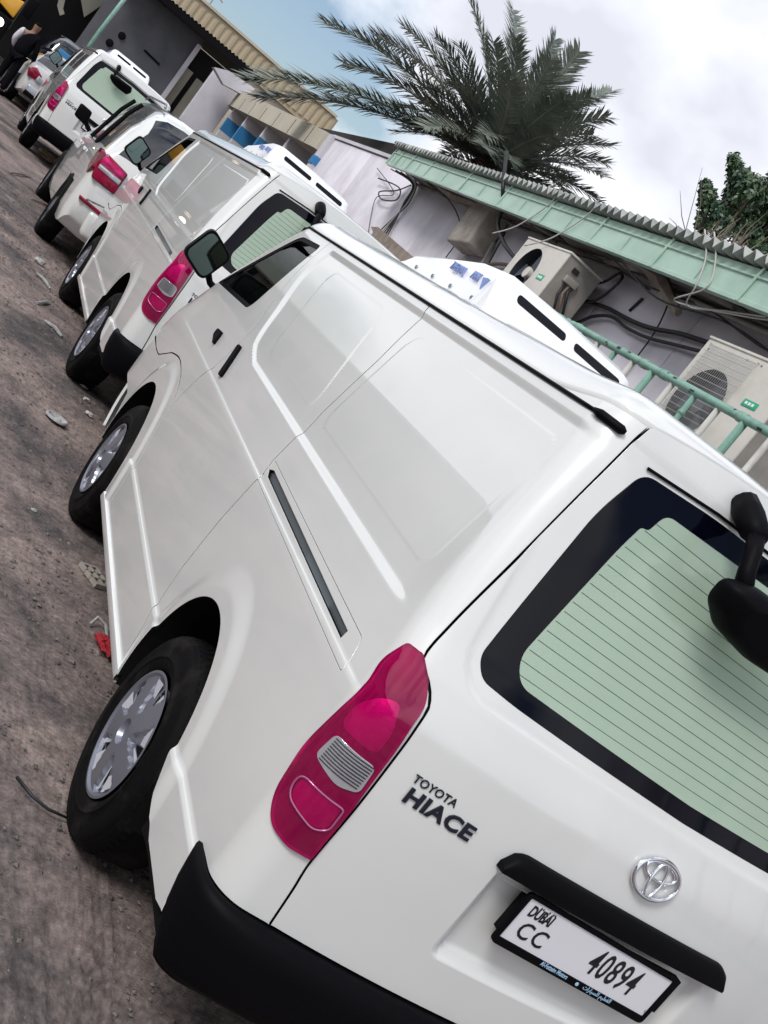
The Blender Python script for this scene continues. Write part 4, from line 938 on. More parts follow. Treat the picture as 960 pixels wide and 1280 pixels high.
for (a, b) in ((.05, .70), (.9, .72), (.06, .05), (.5, .75), (.35, .75)): MB().lathe([(-.005, 0), (-.005, .006), (0, .007)], (0, a, b), 'x', 8).build('casing_screw', M['steel'], u2)
for y_ in (.12, .80): MB().box(-.02, .42, y_, y_ + .035, -.045, -.002).build('wall_bracket', M['rust'], u2)
cb = thing('service_cabinet', 'low grey metal cabinet with handle behind the railing at the right edge', 'cabinet', (2.78, 2.55, .3))
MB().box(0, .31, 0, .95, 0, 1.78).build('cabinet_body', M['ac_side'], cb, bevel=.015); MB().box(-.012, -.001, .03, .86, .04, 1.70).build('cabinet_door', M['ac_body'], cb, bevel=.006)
MB().tube([(-.012, .72, 1.46), (-.045, .72, 1.46), (-.045, .80, 1.62), (-.012, .80, 1.62)], .009, 6).build('handle', M['white_pipe'], cb); MB().box(-.02, -.012, .40, .46, 1.3, 1.42).build('lock_plate', M['steel'], cb)

# ---------------------------------------------------------------- railing
rl = thing('pipe_railing', 'tall green pipe railing with green and white uprights beside the vans', 'railing', (2.3, 2, 0))
def Pr(o): o.parent = rl; o.matrix_parent_inverse = Matrix.Translation((-2.3, -2, 0)); return o
pts = [(2.3, y, 2.40 + .018 * y) for y in np.linspace(-1.6, 5.55, 30)]
Pr(MB().tube(pts, .025, 12).build('top_rail', M['green_pipe'], None, smooth=True))
Pr(MB().tube([(2.3, y, .9) for y in (-1.6, 5.55)], .03, 10).build('bottom_rail', M['green_pipe'], None, smooth=True))
for y in (4.95, 3.98, 3.73, 2.9, 1.7, .6): Pr(MB().lathe([(-.035, .025), (-.032, .029), (.032, .029), (.035, .025)], (2.3, y, 2.40 + .018 * y), 'y', 14).build('pipe_sleeve', M['green_pipe'], None, smooth=True))
for k in range(26):
    y = random.uniform(1.4, 5.3); a = random.uniform(PI * .6, PI * 1.35); z = 2.40 + .018 * y; l_ = random.uniform(.012, .055); w_ = random.uniform(.15, .3); P = []
    for yy in np.linspace(y - l_ / 2, y + l_ / 2, 4): P.append([(2.3 + .0262 * math.cos(b), yy, z + .0262 * math.sin(b)) for b in np.linspace(a - w_, a + w_, 4)])
    Pr(MB().grid(P).build('paint_chip', M['rust'], None))
yp = 5.35; k = 0
while yp > -1.5:
    green = k % 2 == 0; r_ = .023 if green and k % 4 == 2 else .018
    Pr(MB().tube([(2.305, yp, .9), (2.305, yp, 2.385 + .018 * yp)], r_, 10).build('green_upright' if green else 'white_upright', M['green_pipe' if green else 'white_pipe'], None, smooth=True))
    if green and k % 4 == 0:
        for zz in (1.9, 2.33): Pr(MB().lathe([(-.012, r_), (-.01, r_ + .004), (.01, r_ + .004), (.012, r_)], (2.305, yp, zz), 'z', 10).build('pipe_band', M['green_pipe'], None, smooth=True))
    yp -= .248; k += 1
for y in (5.4, 2.0, -1.4): Pr(MB().tube([(2.3, y, 0), (2.3, y, .9)], .03, 10).build('post', M['green_pipe'], None, smooth=True))

# ---------------------------------------------------------------- colonnade beyond the workshop
co = thing('colonnade_building', 'low building with blue and white pillars under a tan canopy beyond the workshop', 'building', (3.3, 26, 0))
def Pc(o): o.parent = co; o.matrix_parent_inverse = Matrix.Translation((-3.3, -26, 0)); return o
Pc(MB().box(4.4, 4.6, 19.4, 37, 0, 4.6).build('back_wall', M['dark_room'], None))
Pc(MB().box(3.0, 4.4, 19.5, 37, .3, .5).build('plinth', M['concrete'], None))
for i, y in enumerate((22.9, 26.4, 30.2, 33.6)):
    zt = 3.48 + (y - 19) * .035
    c_ = Pc(MB().box(3.1, 3.75, y - .12, y + .12, .4, zt).build('pillar', M['wall_white'], None))
    for z_ in (zt - .80, zt - 1.75, zt - 2.6):
        o = MB().box(3.094, 3.756, y - .126, y + .126, z_, z_ + .42).build('blue_band', M['blue_paint'], None); o.parent = c_; o.matrix_parent_inverse = c_.matrix_world.inverted() if False else Matrix.Identity(4)
V = []
for y in (19.3, 37): z_ = 3.42 + (y - 19) * .035; V += [(2.95, y, z_), (2.95, y, z_ + .36 + (y - 19) * .012), (4.6, y, z_ + .55 + (y - 19) * .012), (4.6, y, z_)]
Pc(MB().add(V, [(0, 1, 2, 3), (4, 7, 6, 5), (0, 4, 5, 1), (1, 5, 6, 2), (2, 6, 7, 3), (3, 7, 4, 0)]).build('canopy', M['cream'], None))
for y in np.arange(20.5, 37, 2.2): z_ = 3.42 + (y - 19) * .035; Pc(MB().box(2.944, 2.949, y, y + .03, z_ + .01, z_ + .36).build('canopy_joint', M['dark_room'], None))
wb = MB().box(2.05, 3.05, 34.2, 34.6, .5, 4.55).build('white_wall', M['wall_white'], None, bevel=.02); tag(wb, 'tall white wall slab at the far end of the pillared building', 'wall')
# grey shed
sh = thing('grey_shed', 'dark grey shed wall under a corrugated awning behind the far vans', 'shed', (0, 36, .6))
def Ps(o): o.parent = sh; o.matrix_parent_inverse = Matrix.Translation((0, -36, -.6)); return o
Ps(MB().box(-1.5, 1.45, 36, 36.2, .4, 5.1).build('wall', M['grey_wall'], None)); Ps(MB().box(1.45, 2.6, 36.6, 36.8, .4, 4.9).build('side_wall', M['dark_room'], None))
Ps(MB().box(-1.6, 3.45, 34.9, 40, 5.20, 5.25).build('roof', M['dark'], None))
P = [[(x, yy, 5.255 + .05 * (i % 2)) for i, x in enumerate(np.arange(-1.7, 3.5, .07))] for yy in (34.85, 40)]; Ps(MB().grid(P).build('awning_sheet', M['corrugated'], None))
Ps(MB().box(-1.65, 3.45, 34.86, 34.9, 5.06, 5.25).build('awning_edge', M['dark'], None))
for (x0, x1, z0, z1) in ((1.50, 1.78, 2.7, 4.15), (1.95, 2.22, 2.7, 4.1)): Ps(MB().box(x0, x1, 36.4, 36.5, z0, z1).build('window_panel', M['cream'], None))
Ps(MB().box(1.35, 1.50, 35.9, 36.0, .5, 4.9).build('door_frame', M['wall_white'], None)); 
for z_ in (3.2,): Ps(MB().tube([(.2, 35.97, z_ + .5), (.8, 35.97, z_ + .45)], .03, 5).build('wall_fitting', M['dark'], None))
for (x, z) in ((-.55, 3.6), (-.72, 3.2)): Ps(MB().lathe([(-.06, 0), (-.05, .09), (0, .12)], (x, 35.99, z), 'y', 12).build('wall_lamp', M['dark'], None))
# white ruined canopy piece
cr_ = MB().prism([(1.9, 4.45), (2.3, 4.65), (3.2, 4.75), (3.1, 4.40), (2.4, 4.25)], 33.2, 33.8, 'y').build('torn_awning', M['wall_white'], None); tag(cr_, 'torn off-white awning piece beside the grey shed roof', 'awning')
gp = MB().tube([(-1.14, 30, .6), (-1.13, 30, 3.0), (-1.03, 30, 5.2)], .055, 8).build('green_pole', M['green_pipe'], None, smooth=True); tag(gp, 'pale green metal pole rising in front of the grey shed wall', 'pole')
# cream building with ribbed fascia
cb2 = thing('cream_building', 'cream building with ribbed beige fascia at the back left', 'building', (3, 46, 1))
def Pb(o): o.parent = cb2; o.matrix_parent_inverse = Matrix.Translation((-3, -46, -1)); return o
Pb(MB().box(-1.5, 7.4, 44, 60, .5, 5.9).build('wall', M['cream'], None))
xx = np.linspace(-1.5, 7.6, 92)
for i in range(91):
    zt = 6.68 + (xx[i] + 1.5) * .02
    if i % 3 == 0: Pb(MB().prism([(xx[i], 43.86), (xx[i] + .10, 43.80), (xx[i] + .20, 43.80), (xx[i] + .29, 43.86)], zt - .80, zt - .04, 'z').build('fascia_rib', M['cream_rib'], None))
Pb(MB().box(-1.5, 7.6, 43.85, 60, 5.86, 6.86).build('fascia', M['cream_rib'], None)); Pb(MB().box(-1.55, 7.65, 43.74, 60, 6.84, 6.94).build('roof_cap', M['cream'], None))
# thin street lamp over it
sl = thing('street_lamp', 'thin distant street lamp above the cream building', 'street lamp', (1.5, 46, 0)); MB().tube([(0, 0, .5), (.02, 0, 6), (.02, 0, 7.55)], .035, 6).build('pole', M['ac_side'], sl); MB().tube([(0, 0, 7.5), (.25, 0, 7.6), (.38, 0, 7.55)], .04, 6).build('arm', M['ac_side'], sl); MB().box(-.14, .14, -.1, .1, 7.5, 7.72).build('lamp_head', M['ac_body'], sl, bevel=.03)
# dark canopy at the far left
dk = thing('dark_shelter', 'black shaded shelter with cream sign boards at the top left', 'shelter', (-2.6, 37, .7))
def Pd(o): o.parent = dk; o.matrix_parent_inverse = Matrix.Translation((2.6, -37, -.7)); return o
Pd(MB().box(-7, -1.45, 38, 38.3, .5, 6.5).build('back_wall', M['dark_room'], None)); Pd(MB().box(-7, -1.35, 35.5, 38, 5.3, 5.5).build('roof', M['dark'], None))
Pd(MB().prism([(-1.72, 3.35), (-1.38, 4.35), (-1.9, 4.3), (-2.12, 3.75)], 37.0, 37.1, 'y').build('sign_board', M['cream'], None)); Pd(MB().prism([(-2.30, 2.92), (-2.22, 3.05), (-2.34, 3.15), (-2.45, 3.45), (-2.62, 3.40), (-2.52, 3.10)], 37.0, 37.1, 'y').build('sign_board', M['cream'], None))

# low sheds across the yard, added out of view for the van sides to mirror
op = thing('opposite_sheds', 'row of low grey sheds across the yard, added out of view to be mirrored in the van sides', 'shed', (-13, 4, 0))
for k, (y0, y1, h, m_) in enumerate(((-60, -7, 4.05, 'concrete'), (-7, 2, 4.2, 'concrete'), (2, 9, 4.12, 'ac_side'), (9, 18, 4.25, 'concrete'), (18, 140, 4.1, 'concrete'))):
    o = MB().box(-18, -13, y0, y1 - .05, -.1, h).build('wall', M[m_], None); o.parent = op; o.matrix_parent_inverse = Matrix.Translation((13, -4, 0))
    o = MB().box(-18.2, -12.6, y0 + .05, y1 - .1, h, h + .12).build('roof', M['corrugated'], None); o.parent = op; o.matrix_parent_inverse = Matrix.Translation((13, -4, 0))
    for yy in np.arange(y0 + 1.2, y1 - 2.4, 3.4): o = MB().box(-13.02, -12.9, yy, yy + 2.2, 0, 2.7).build('shutter', M['rust'], None); o.parent = op; o.matrix_parent_inverse = Matrix.Translation((13, -4, 0))
# ---------------------------------------------------------------- trees
def palm(c, tips, nrand, R_, gx, label):
    t_ = thing('palm_tree', label, 'palm tree', (c[0], c[1], gx))
    def Pp(o): o.parent = t_; return o
    o0 = Vector((c[0], c[1], gx)); C = Vector(c) - o0; r = random.Random(5)
    pr = [(0, .26)] + [(z, .20 + (.03 if i % 2 else 0)) for i, z in enumerate(np.arange(.2, C.z, .16))]
    Pp(MB().lathe(pr + [(C.z, .26), (C.z + .3, .10)], (0, 0, 0), 'z', 14).build('trunk', M['trunk'], None))
    def frond(d, L_, droop, m, dens=1.0):
        d = d.normalized(); pts = []; p = C.copy(); v = d.copy(); n = 22
        for i in range(n + 1):
            pts.append(p.copy()); v = (v + Vector((0, 0, -droop * (.35 + 1.3 * i / n) / n))).normalized(); p = p + v * (L_ / n)
        mb = MB().tube(pts, [.030 * (1 - .85 * i / n) + .004 for i in range(n + 1)], 4)
        for i in range(int(50 * L_ * dens)):
            t__ = .06 + .94 * i / int(50 * L_ * dens); q = t__ * n; k = min(int(q), n - 1); f = q - k; b = pts[k].lerp(pts[k + 1], f); T_ = (pts[k + 1] - pts[k]).normalized()
            side = T_.cross(Vector((0, 0, 1))); side = side.normalized() if side.length > .05 else Vector((1, 0, 0)); up = side.cross(T_)
            ll = (.34 + L_ * .09) * math.sin(PI * (.14 + .74 * t__)) ** .6 * r.uniform(.8, 1.15)
            for s_ in (-1, 1):
                ld = (T_ * r.uniform(.65, .95) + side * s_ * r.uniform(.7, 1.0) + up * r.uniform(-.15, .45)).normalized(); dr = Vector((0, 0, -.10 * ll * r.uniform(.2, 1.4)))
                wv = T_.cross(ld).normalized().cross(ld).normalized() * .018; m1 = b + ld * ll * .5 + dr * .3; e1 = b + ld * ll + dr
                mb.add([b - wv * .5, b + wv * .5, m1 + wv, m1 - wv, e1], [(0, 1, 2, 3), (3, 2, 4)])
        Pp(mb.build('frond', m, None))
    for tp, ln in tips:
        d = (Vector(tp) - Vector(c)); L_ = d.length * 1.06; d2 = d.normalized() + Vector((0, 0, .30)); frond(d2, L_ * ln, .62, M['frond'])
    for k in range(nrand):
        a = r.uniform(0, 2 * PI); e = r.uniform(-.25, 1.25); frond(Vector((math.cos(a) * math.cos(e), math.sin(a) * math.cos(e), math.sin(e))), R_ * r.uniform(.80, 1.02), r.uniform(.5, 1.1), M['frond'], .9)
    for k in range(9):
        a = r.uniform(0, 2 * PI); e = r.uniform(-.9, -.3); frond(Vector((math.cos(a) * math.cos(e), math.sin(a) * math.cos(e), math.sin(e))), R_ * r.uniform(.55, .8), .5, M['frond_dry'], .7)
    Pp(MB().lathe([(C.z - .5, .2), (C.z - .2, .36), (C.z + .1, .30), (C.z + .3, .1)], (0, 0, 0), 'z', 10).build('crown_base', M['trunk'], None))
CROWN = [6.66, 21.88, 5.78]
FROND_TIPS = [[2.35, 22.16, 5.44], [3.32, 23.35, 5.33], [3.95, 23.86, 6.9], [4.22, 22.06, 6.86], [4.62, 23.17, 8.12], [5.65, 23.91, 8.83], [6.35, 22.44, 8.59], [6.51, 21.23, 8.41], [7.94, 22.27, 8.64], [7.6, 20.63, 7.75], [8.34, 21.37, 7.59], [8.98, 22.13, 7.22], [8.59, 20.53, 6.4], [1.83, 20.99, 3.48], [2.22, 21.35, 3.37], [3.91, 25.49, 6.6], [4.86, 20.71, 7.26], [5.46, 24.87, 7.2], [6.27, 19.48, 7.1]]
TREE_BASE = [9.07, 15.96, 7.11]
CLUMPS = [([8.35, 15.88, 6.7], [7.98, 15.92, 6.97], 0.2), ([8.85, 15.92, 7.07], [8.14, 16.01, 7.63], 0.26), ([8.66, 15.58, 7.17], [8.57, 16.14, 7.64], 0.24), ([9.23, 16.41, 6.9], [8.79, 16.52, 7.34], 0.3), ([9.47, 16.14, 7.21], [8.68, 15.84, 7.58], 0.3), ([9.49, 15.87, 7.44], [8.91, 15.85, 7.85], 0.3), ([8.65, 15.63, 6.49], [8.37, 15.7, 6.73], 0.24), ([9.15, 15.48, 6.63], [9.22, 16.47, 7.18], 0.36), ([9.84, 16.03, 6.99], [9.48, 16.22, 7.38], 0.4), ([10.24, 15.8, 6.98], [9.42, 15.42, 7.28], 0.5), ([9.54, 15.4, 6.52], [9.45, 15.92, 6.88], 0.35), ([8.74, 16.34, 6.53], [8.65, 16.57, 6.72], 0.14)]
DRY_BASE = [7.42, 13.69, 5.39]
DRY_STEMS = [([7.89, 13.66, 5.83], [7.85, 13.72, 6.12], [7.87, 13.74, 6.35]), ([7.22, 13.3, 5.21], [7.23, 13.36, 5.6], [7.33, 13.36, 5.95]), ([7.86, 13.98, 5.65], [7.88, 14.02, 5.96], [7.98, 14.01, 6.25]), ([7.85, 13.44, 5.65], [7.8, 13.5, 5.9], [7.81, 13.52, 6.1]), ([7.54, 13.99, 5.41], [7.45, 14.03, 5.46], [7.36, 14.08, 5.48]), ([7.71, 13.63, 5.62], [7.66, 13.68, 5.82], [7.64, 13.72, 5.99]), ([7.89, 13.44, 5.82], [7.89, 13.47, 5.99], [7.93, 13.47, 6.14]), ([7.59, 13.89, 5.44], [7.58, 13.93, 5.64], [7.61, 13.94, 5.81]), ([7.62, 13.16, 5.71], [7.64, 13.18, 5.9], [7.71, 13.17, 6.08]), ([7.59, 13.45, 5.58], [7.57, 13.48, 5.72], [7.57, 13.5, 5.83]), ([7.57, 14.04, 5.24], [7.56, 14.1, 5.63], [7.64, 14.12, 5.98]), ([7.76, 13.36, 5.82], [7.76, 13.42, 6.21], [7.84, 13.43, 6.55]), ([7.74, 13.67, 5.32], [7.66, 13.75, 5.62], [7.64, 13.79, 5.85]), ([7.25, 13.35, 5.24], [7.29, 13.36, 5.49], [7.4, 13.35, 5.74]), ([7.21, 13.29, 5.42], [7.23, 13.3, 5.59], [7.31, 13.29, 5.76]), ([7.31, 13.29, 5.37], [7.25, 13.37, 5.71], [7.27, 13.41, 6.0]), ([7.14, 13.32, 5.34], [7.15, 13.34, 5.5], [7.2, 13.34, 5.65]), ([7.32, 13.73, 5.41], [7.37, 13.74, 5.63], [7.49, 13.72, 5.86]), ([7.53, 13.93, 5.31], [7.58, 13.95, 5.58], [7.7, 13.93, 5.85]), ([7.54, 13.56, 5.52], [7.51, 13.58, 5.62], [7.51, 13.6, 5.69]), ([7.72, 13.91, 5.29], [7.62, 13.98, 5.47], [7.53, 14.04, 5.58]), ([7.29, 13.42, 5.35], [7.32, 13.44, 5.55], [7.41, 13.42, 5.75]), ([7.53, 14.13, 5.49], [7.57, 14.16, 5.81], [7.7, 14.15, 6.12]), ([7.74, 13.71, 5.34], [7.73, 13.76, 5.68], [7.81, 13.77, 5.99]), ([7.42, 13.39, 5.52], [7.44, 13.44, 5.9], [7.55, 13.44, 6.24]), ([7.99, 13.66, 5.8], [7.97, 13.72, 6.13], [8.03, 13.74, 6.42]), ([7.95, 13.66, 5.68], [7.88, 13.73, 5.94], [7.85, 13.77, 6.14]), ([7.8, 13.06, 5.49], [7.82, 13.11, 5.89], [7.94, 13.11, 6.27]), ([7.89, 13.98, 5.79], [7.94, 13.98, 5.99], [8.05, 13.96, 6.19]), ([7.51, 13.31, 5.62], [7.48, 13.37, 5.89], [7.52, 13.38, 6.12]), ([7.75, 13.23, 5.43], [7.8, 13.23, 5.58], [7.9, 13.21, 5.74]), ([7.2, 13.31, 5.02], [7.2, 13.36, 5.36], [7.28, 13.37, 5.67]), ([8.12, 13.84, 5.76], [8.13, 13.87, 5.94], [8.18, 13.87, 6.1]), ([7.75, 13.83, 5.33], [7.72, 13.88, 5.56], [7.75, 13.9, 5.75]), ([7.28, 13.86, 5.36], [7.31, 13.89, 5.64], [7.4, 13.88, 5.9]), ([7.59, 13.49, 5.61], [7.55, 13.56, 5.91], [7.58, 13.58, 6.17]), ([7.54, 13.97, 5.17], [7.53, 13.99, 5.3], [7.55, 14.0, 5.41]), ([7.53, 13.42, 5.29], [7.5, 13.45, 5.44], [7.51, 13.47, 5.58]), ([7.69, 13.19, 5.76], [7.71, 13.23, 6.07], [7.81, 13.22, 6.35]), ([7.83, 13.93, 5.58], [7.72, 14.02, 5.84], [7.65, 14.08, 6.02]), ([7.75, 13.37, 5.73], [7.7, 13.44, 6.04], [7.7, 13.47, 6.29]), ([7.99, 13.91, 5.83], [7.92, 13.96, 5.93], [7.85, 14.0, 6.0]), ([7.64, 13.66, 5.53], [7.62, 13.72, 5.89], [7.7, 13.73, 6.22]), ([7.3, 13.78, 5.26], [7.3, 13.82, 5.52], [7.36, 13.82, 5.75]), ([7.43, 13.43, 5.53], [7.37, 13.5, 5.83], [7.36, 13.54, 6.08]), ([7.99, 13.59, 5.52], [7.97, 13.64, 5.81], [8.02, 13.66, 6.07]), ([7.27, 13.79, 5.56], [7.01, 13.94, 5.79], [6.79, 14.09, 6.08]), ([7.32, 13.76, 5.53], [7.16, 13.86, 5.69], [6.86, 14.12, 6.56]), ([7.21, 13.79, 5.44], [7.01, 13.92, 5.64], [6.88, 13.98, 5.65]), ([7.28, 13.8, 5.72], [7.13, 13.93, 6.11], [6.93, 14.07, 6.43])]
palm(tuple(CROWN), [(tuple(p), 1.0) for p in FROND_TIPS], 40, 2.65, .55, 'large date palm with spreading green fronds above the green fascia')
# leafy tree at the right edge
def leafy(name, label, base, clumps, gx, nleaf=240, tw=6, m='leaf'):
    t_ = thing(name, label, 'tree', (base[0], base[1], gx)); o0 = Vector((base[0], base[1], gx)); r = random.Random(11)
    def Pt(o): o.parent = t_; return o
    hub = Vector((0, 0, (base[2] - gx) * .55))
    Pt(MB().tube([(0, 0, 0), (.05, 0, hub.z * .6), tuple(hub)], [.16, .13, .10], 10).build('trunk', M['trunk'], None, smooth=True))
    lf = MB(); 
    for (c, e, rad) in clumps:
        a = Vector(c) - o0; b = Vector(e) - o0; mid = hub.lerp(a, .5) + Vector((r.uniform(-.1, .1), r.uniform(-.1, .1), .0))
        Pt(MB().tube([hub, mid, a, b], [.05, .030, .018, .006], 6).build('limb', M['trunk'], None, smooth=True))
        for k in range(nleaf):
            t__ = r.random() ** .8; p = a.lerp(b, t__); rr_ = rad * (1.25 - .80 * t__) * r.random() ** .5; d = Vector((r.gauss(0, 1), r.gauss(0, 1), r.gauss(0, 1))).normalized(); q = p + d * rr_
            s_ = r.uniform(.035, .075); u = Vector((r.gauss(0, 1), r.gauss(0, 1), r.gauss(0, 1) + .8)).normalized(); w_ = u.cross(d).normalized() * s_ * .5
            lf.add([q - w_, q + u * s_ * .8, q + w_, q - u * s_ * .9], [(0, 1, 2, 3)])
    Pt(tag(lf.build('foliage', M[m], None), kind='stuff'))
    for k in range(tw):
        c, e, rad = clumps[k % len(clumps)]; p = Vector(c) - o0; Pt(MB().tube([p, p + Vector((r.uniform(-.3, .3), r.uniform(-.3, .3), .4)), p + Vector((r.uniform(-.4, .4), r.uniform(-.4, .4), r.uniform(.7, 1.0)))], [.012, .007, .003], 4).build('twig', M['twig'], None))
leafy('leafy_tree', 'dark green leafy tree rising behind the fascia at the right edge', TREE_BASE, CLUMPS, .5, nleaf=1150)
dry = thing('dry_shrub', 'brown dry shrub and bare twigs above the corrugated roof left of the leafy tree', 'shrub', tuple(DRY_BASE))
for k, (a, b, c) in enumerate(DRY_STEMS):
    a, b, c = [Vector(q) - Vector(DRY_BASE) for q in (a, b, c)]
    MB().tube([a - Vector((0, 0, .5)), a, b, c], [.014, .012, .008, .003], 4).build('stem', M['twig'] if k % 3 else M['frond_dry'], dry)
# ---------------------------------------------------------------- delivery vans
v1 = make_van('nearest white delivery van with number plate CC 40894 and five-spoke hubcaps')
v2 = copy_tree(v1); v2['label'] = 'second white delivery van, parked nose-on ahead of the nearest van'
v2.location = (-.079, 4.791, .127); v2.rotation_euler = (0, 0, math.radians(1.85))
v4 = copy_tree(v1); v4['label'] = 'far white delivery van with grey side windows beyond the white sport utility vehicle'
v4.location = (-1.137, 16.77, .362); v4.rotation_euler = (0, 0, math.radians(3.43))
for mir in (False, True):
    for po in ([(.42, 1.33), (1.45, 1.33), (1.45, 1.77), (.50, 1.77)], [(1.66, 1.33), (2.62, 1.33), (2.86, 1.77), (1.66, 1.77)]):
        panel('side_window', roundpoly(po, .05), Sfull, M['grey_glass_solid'], v4, step=.05, gap=0, off=.004, flange=.01, mirror=mir)
for o in (v1, v2, v4): o['group'] = 'white delivery vans with roof refrigeration units'

# ---------------------------------------------------------------- generic passenger car loft
def make_car(name, label, cat, Lg, st, wheel_y, wr, body_m, extra=None):
    """st: rows of (y, half width, sill z, belt z, roof z)"""
    car = thing(name, label, cat)
    st = np.array(st, float); ys = np.unique(np.concatenate([np.linspace(0, Lg, 70), st[:, 0]]))
    hw, sz, bz, rz = [interp(ys, st[:, 0], st[:, k]) for k in (1, 2, 3, 4)]
    def sec(i):
        w_, s_, b_, r_ = hw[i], sz[i], bz[i], max(rz[i], bz[i] + .012); g = max(0, min(1, (r_ - b_) / .45))
        return [(0, s_), (w_ * .7, s_), (w_ - .03, s_ + .03), (w_ - .004, s_ + .16), (w_, (s_ + b_) / 2), (w_ - .006, b_ - .12), (w_ - .02, b_ - .02), (w_ - .04 - .02 * g, b_ + .012 * (1 - g) + .02 * g),
                (w_ - .055 - .085 * g, b_ + (r_ - b_) * .5), (w_ - .09 - .18 * g, b_ + (r_ - b_) * .88), (w_ - .17 - .20 * g, b_ + (r_ - b_) * .975), (w_ * .4, r_ + .012 * g), (0, r_ + .018 * g)]
    S_ = [sec(i) for i in range(len(ys))]; nb = len(S_[0])
    groups = {}
    wins = extra['windows']
    for sd in (-1, 1):
        for i in range(len(ys) - 1):
            for j in range(nb - 1):
                ym = (ys[i] + ys[i+1]) / 2; key = 'body'
                for nm, (y0, y1, j0, j1) in wins.items():
                    if y0 <= ym <= y1 and j0 <= j < j1: key = nm
                q = [(sd * S_[a][b][0], ys[a], S_[a][b][1]) for a, b in ((i, j), (i + 1, j), (i + 1, j + 1), (i, j + 1))]
                if any(((ym - wy) / (wr + .06)) ** 2 + ((S_[i][j][1] + S_[i][j+1][1]) / 2 - wr) ** 2 / (wr + .06) ** 2 < 1 for wy in wheel_y) and 2 <= j < 6: key = 'wheel_well' 
                groups.setdefault((key, (sd * (1 if ym < Lg / 2 else 2)) if key == 'wheel_well' else sd if key not in ('body', 'rear_window', 'windscreen') else 0), MB()).add(q, [(0, 1, 2, 3)])
    b0 = groups[('body', 0)]
    for i in (0, len(ys) - 1):
        for sd in (-1, 1): b0.add([(sd * p[0], ys[i], p[1]) for p in S_[i]], [tuple(range(nb))])
    for (key, sd), mb in groups.items():
        me = mesh(key, mb.v, mb.f); bm = bmesh.new(); bm.from_mesh(me); bmesh.ops.remove_doubles(bm, verts=bm.verts, dist=.0015); bmesh.ops.recalc_face_normals(bm, faces=bm.faces)
        for e in bm.edges: e.smooth = not (len(e.link_faces) == 2 and e.calc_face_angle(0) > .7)
        bm.to_mesh(me); bm.free()
        link({'body': 'body', 'wheel_well': 'wheel_well'}.get(key, key), me, {'body': body_m, 'wheel_well': M['dark']}.get(key, M['dark_glass'] if key != 'side_window' else extra.get('side_m', M['dark_glass'])), car, True)
    W0 = max(hw)
    for wy in wheel_y:
        for sd in (-1, 1):
            x0 = sd * (W0 + .008)
            pr = [(-.02 * sd, .0), (-.015 * sd, wr * .18), (-.03 * sd, wr * .3), (-.025 * sd, wr * .6), (-.012 * sd, wr * .66)]
            rim = MB().lathe(pr, (x0, wy, wr), 'x', 30); wl = rim.build('wheel', M['silver'], car, auto=.5)
            sp = MB()
            for k in range(5):
                a = 2 * PI * k / 5 + .3; v_ = [(x0 - .010 * sd, wy + r_ * math.cos(a + d_), wr + r_ * math.sin(a + d_)) for r_, d_ in ((wr * .32, -.25), (wr * .58, -.30), (wr * .58, .30), (wr * .32, .25))]; sp.add(v_, [(0, 1, 2, 3)])
            tag(sp.build('rim_gaps', M['dark'], wl), kind='stuff')
            pr = [(0, wr * .64), (.012 * sd, wr * .72), (.01 * sd, wr * .9), (-.02 * sd, wr), (-.18 * sd, wr), (-.20 * sd, wr * .6)]
            MB().lathe(pr, (x0 - .012 * sd, wy, wr), 'x', 40).build('tyre', M['rubber'], wl, smooth=True)
    return car
def slab(poly, y0, y1, name, m, par, bevel=.01): return MB().prism(poly, y0, y1, 'y').build(name, m, par, bevel=bevel)
suv = make_car('utility_vehicle', 'white sport utility vehicle with split red tail lamps between the second and far vans', 'car', 4.7,
    [(0, .78, .50, .78, .80), (.03, .84, .42, .93, .96), (.10, .885, .36, 1.03, 1.08), (.16, .90, .30, 1.06, 1.22), (.32, .905, .28, 1.08, 1.60), (.50, .91, .28, 1.09, 1.72), (.9, .915, .28, 1.09, 1.76), (2.2, .92, .27, 1.06, 1.78), (2.9, .92, .27, 1.04, 1.72), (3.35, .915, .27, 1.03, 1.45), (3.75, .90, .28, 1.02, 1.10), (4.3, .87, .30, .95, .99), (4.62, .80, .34, .78, .82), (4.7, .70, .42, .62, .64)],
    (1.0, 3.75), .37, M['paint'], dict(windows={'side_window': (.62, 3.2, 7, 10), 'rear_window': (.14, .40, 9, 12), 'windscreen': (3.05, 3.72, 9, 12)}, side_m=M['grey_glass_solid']))
suv.scale = (1.03, 1.0, 1.06); suv.location = (.44, 9.75, .18); suv.rotation_euler = (0, 0, math.radians(2.2))
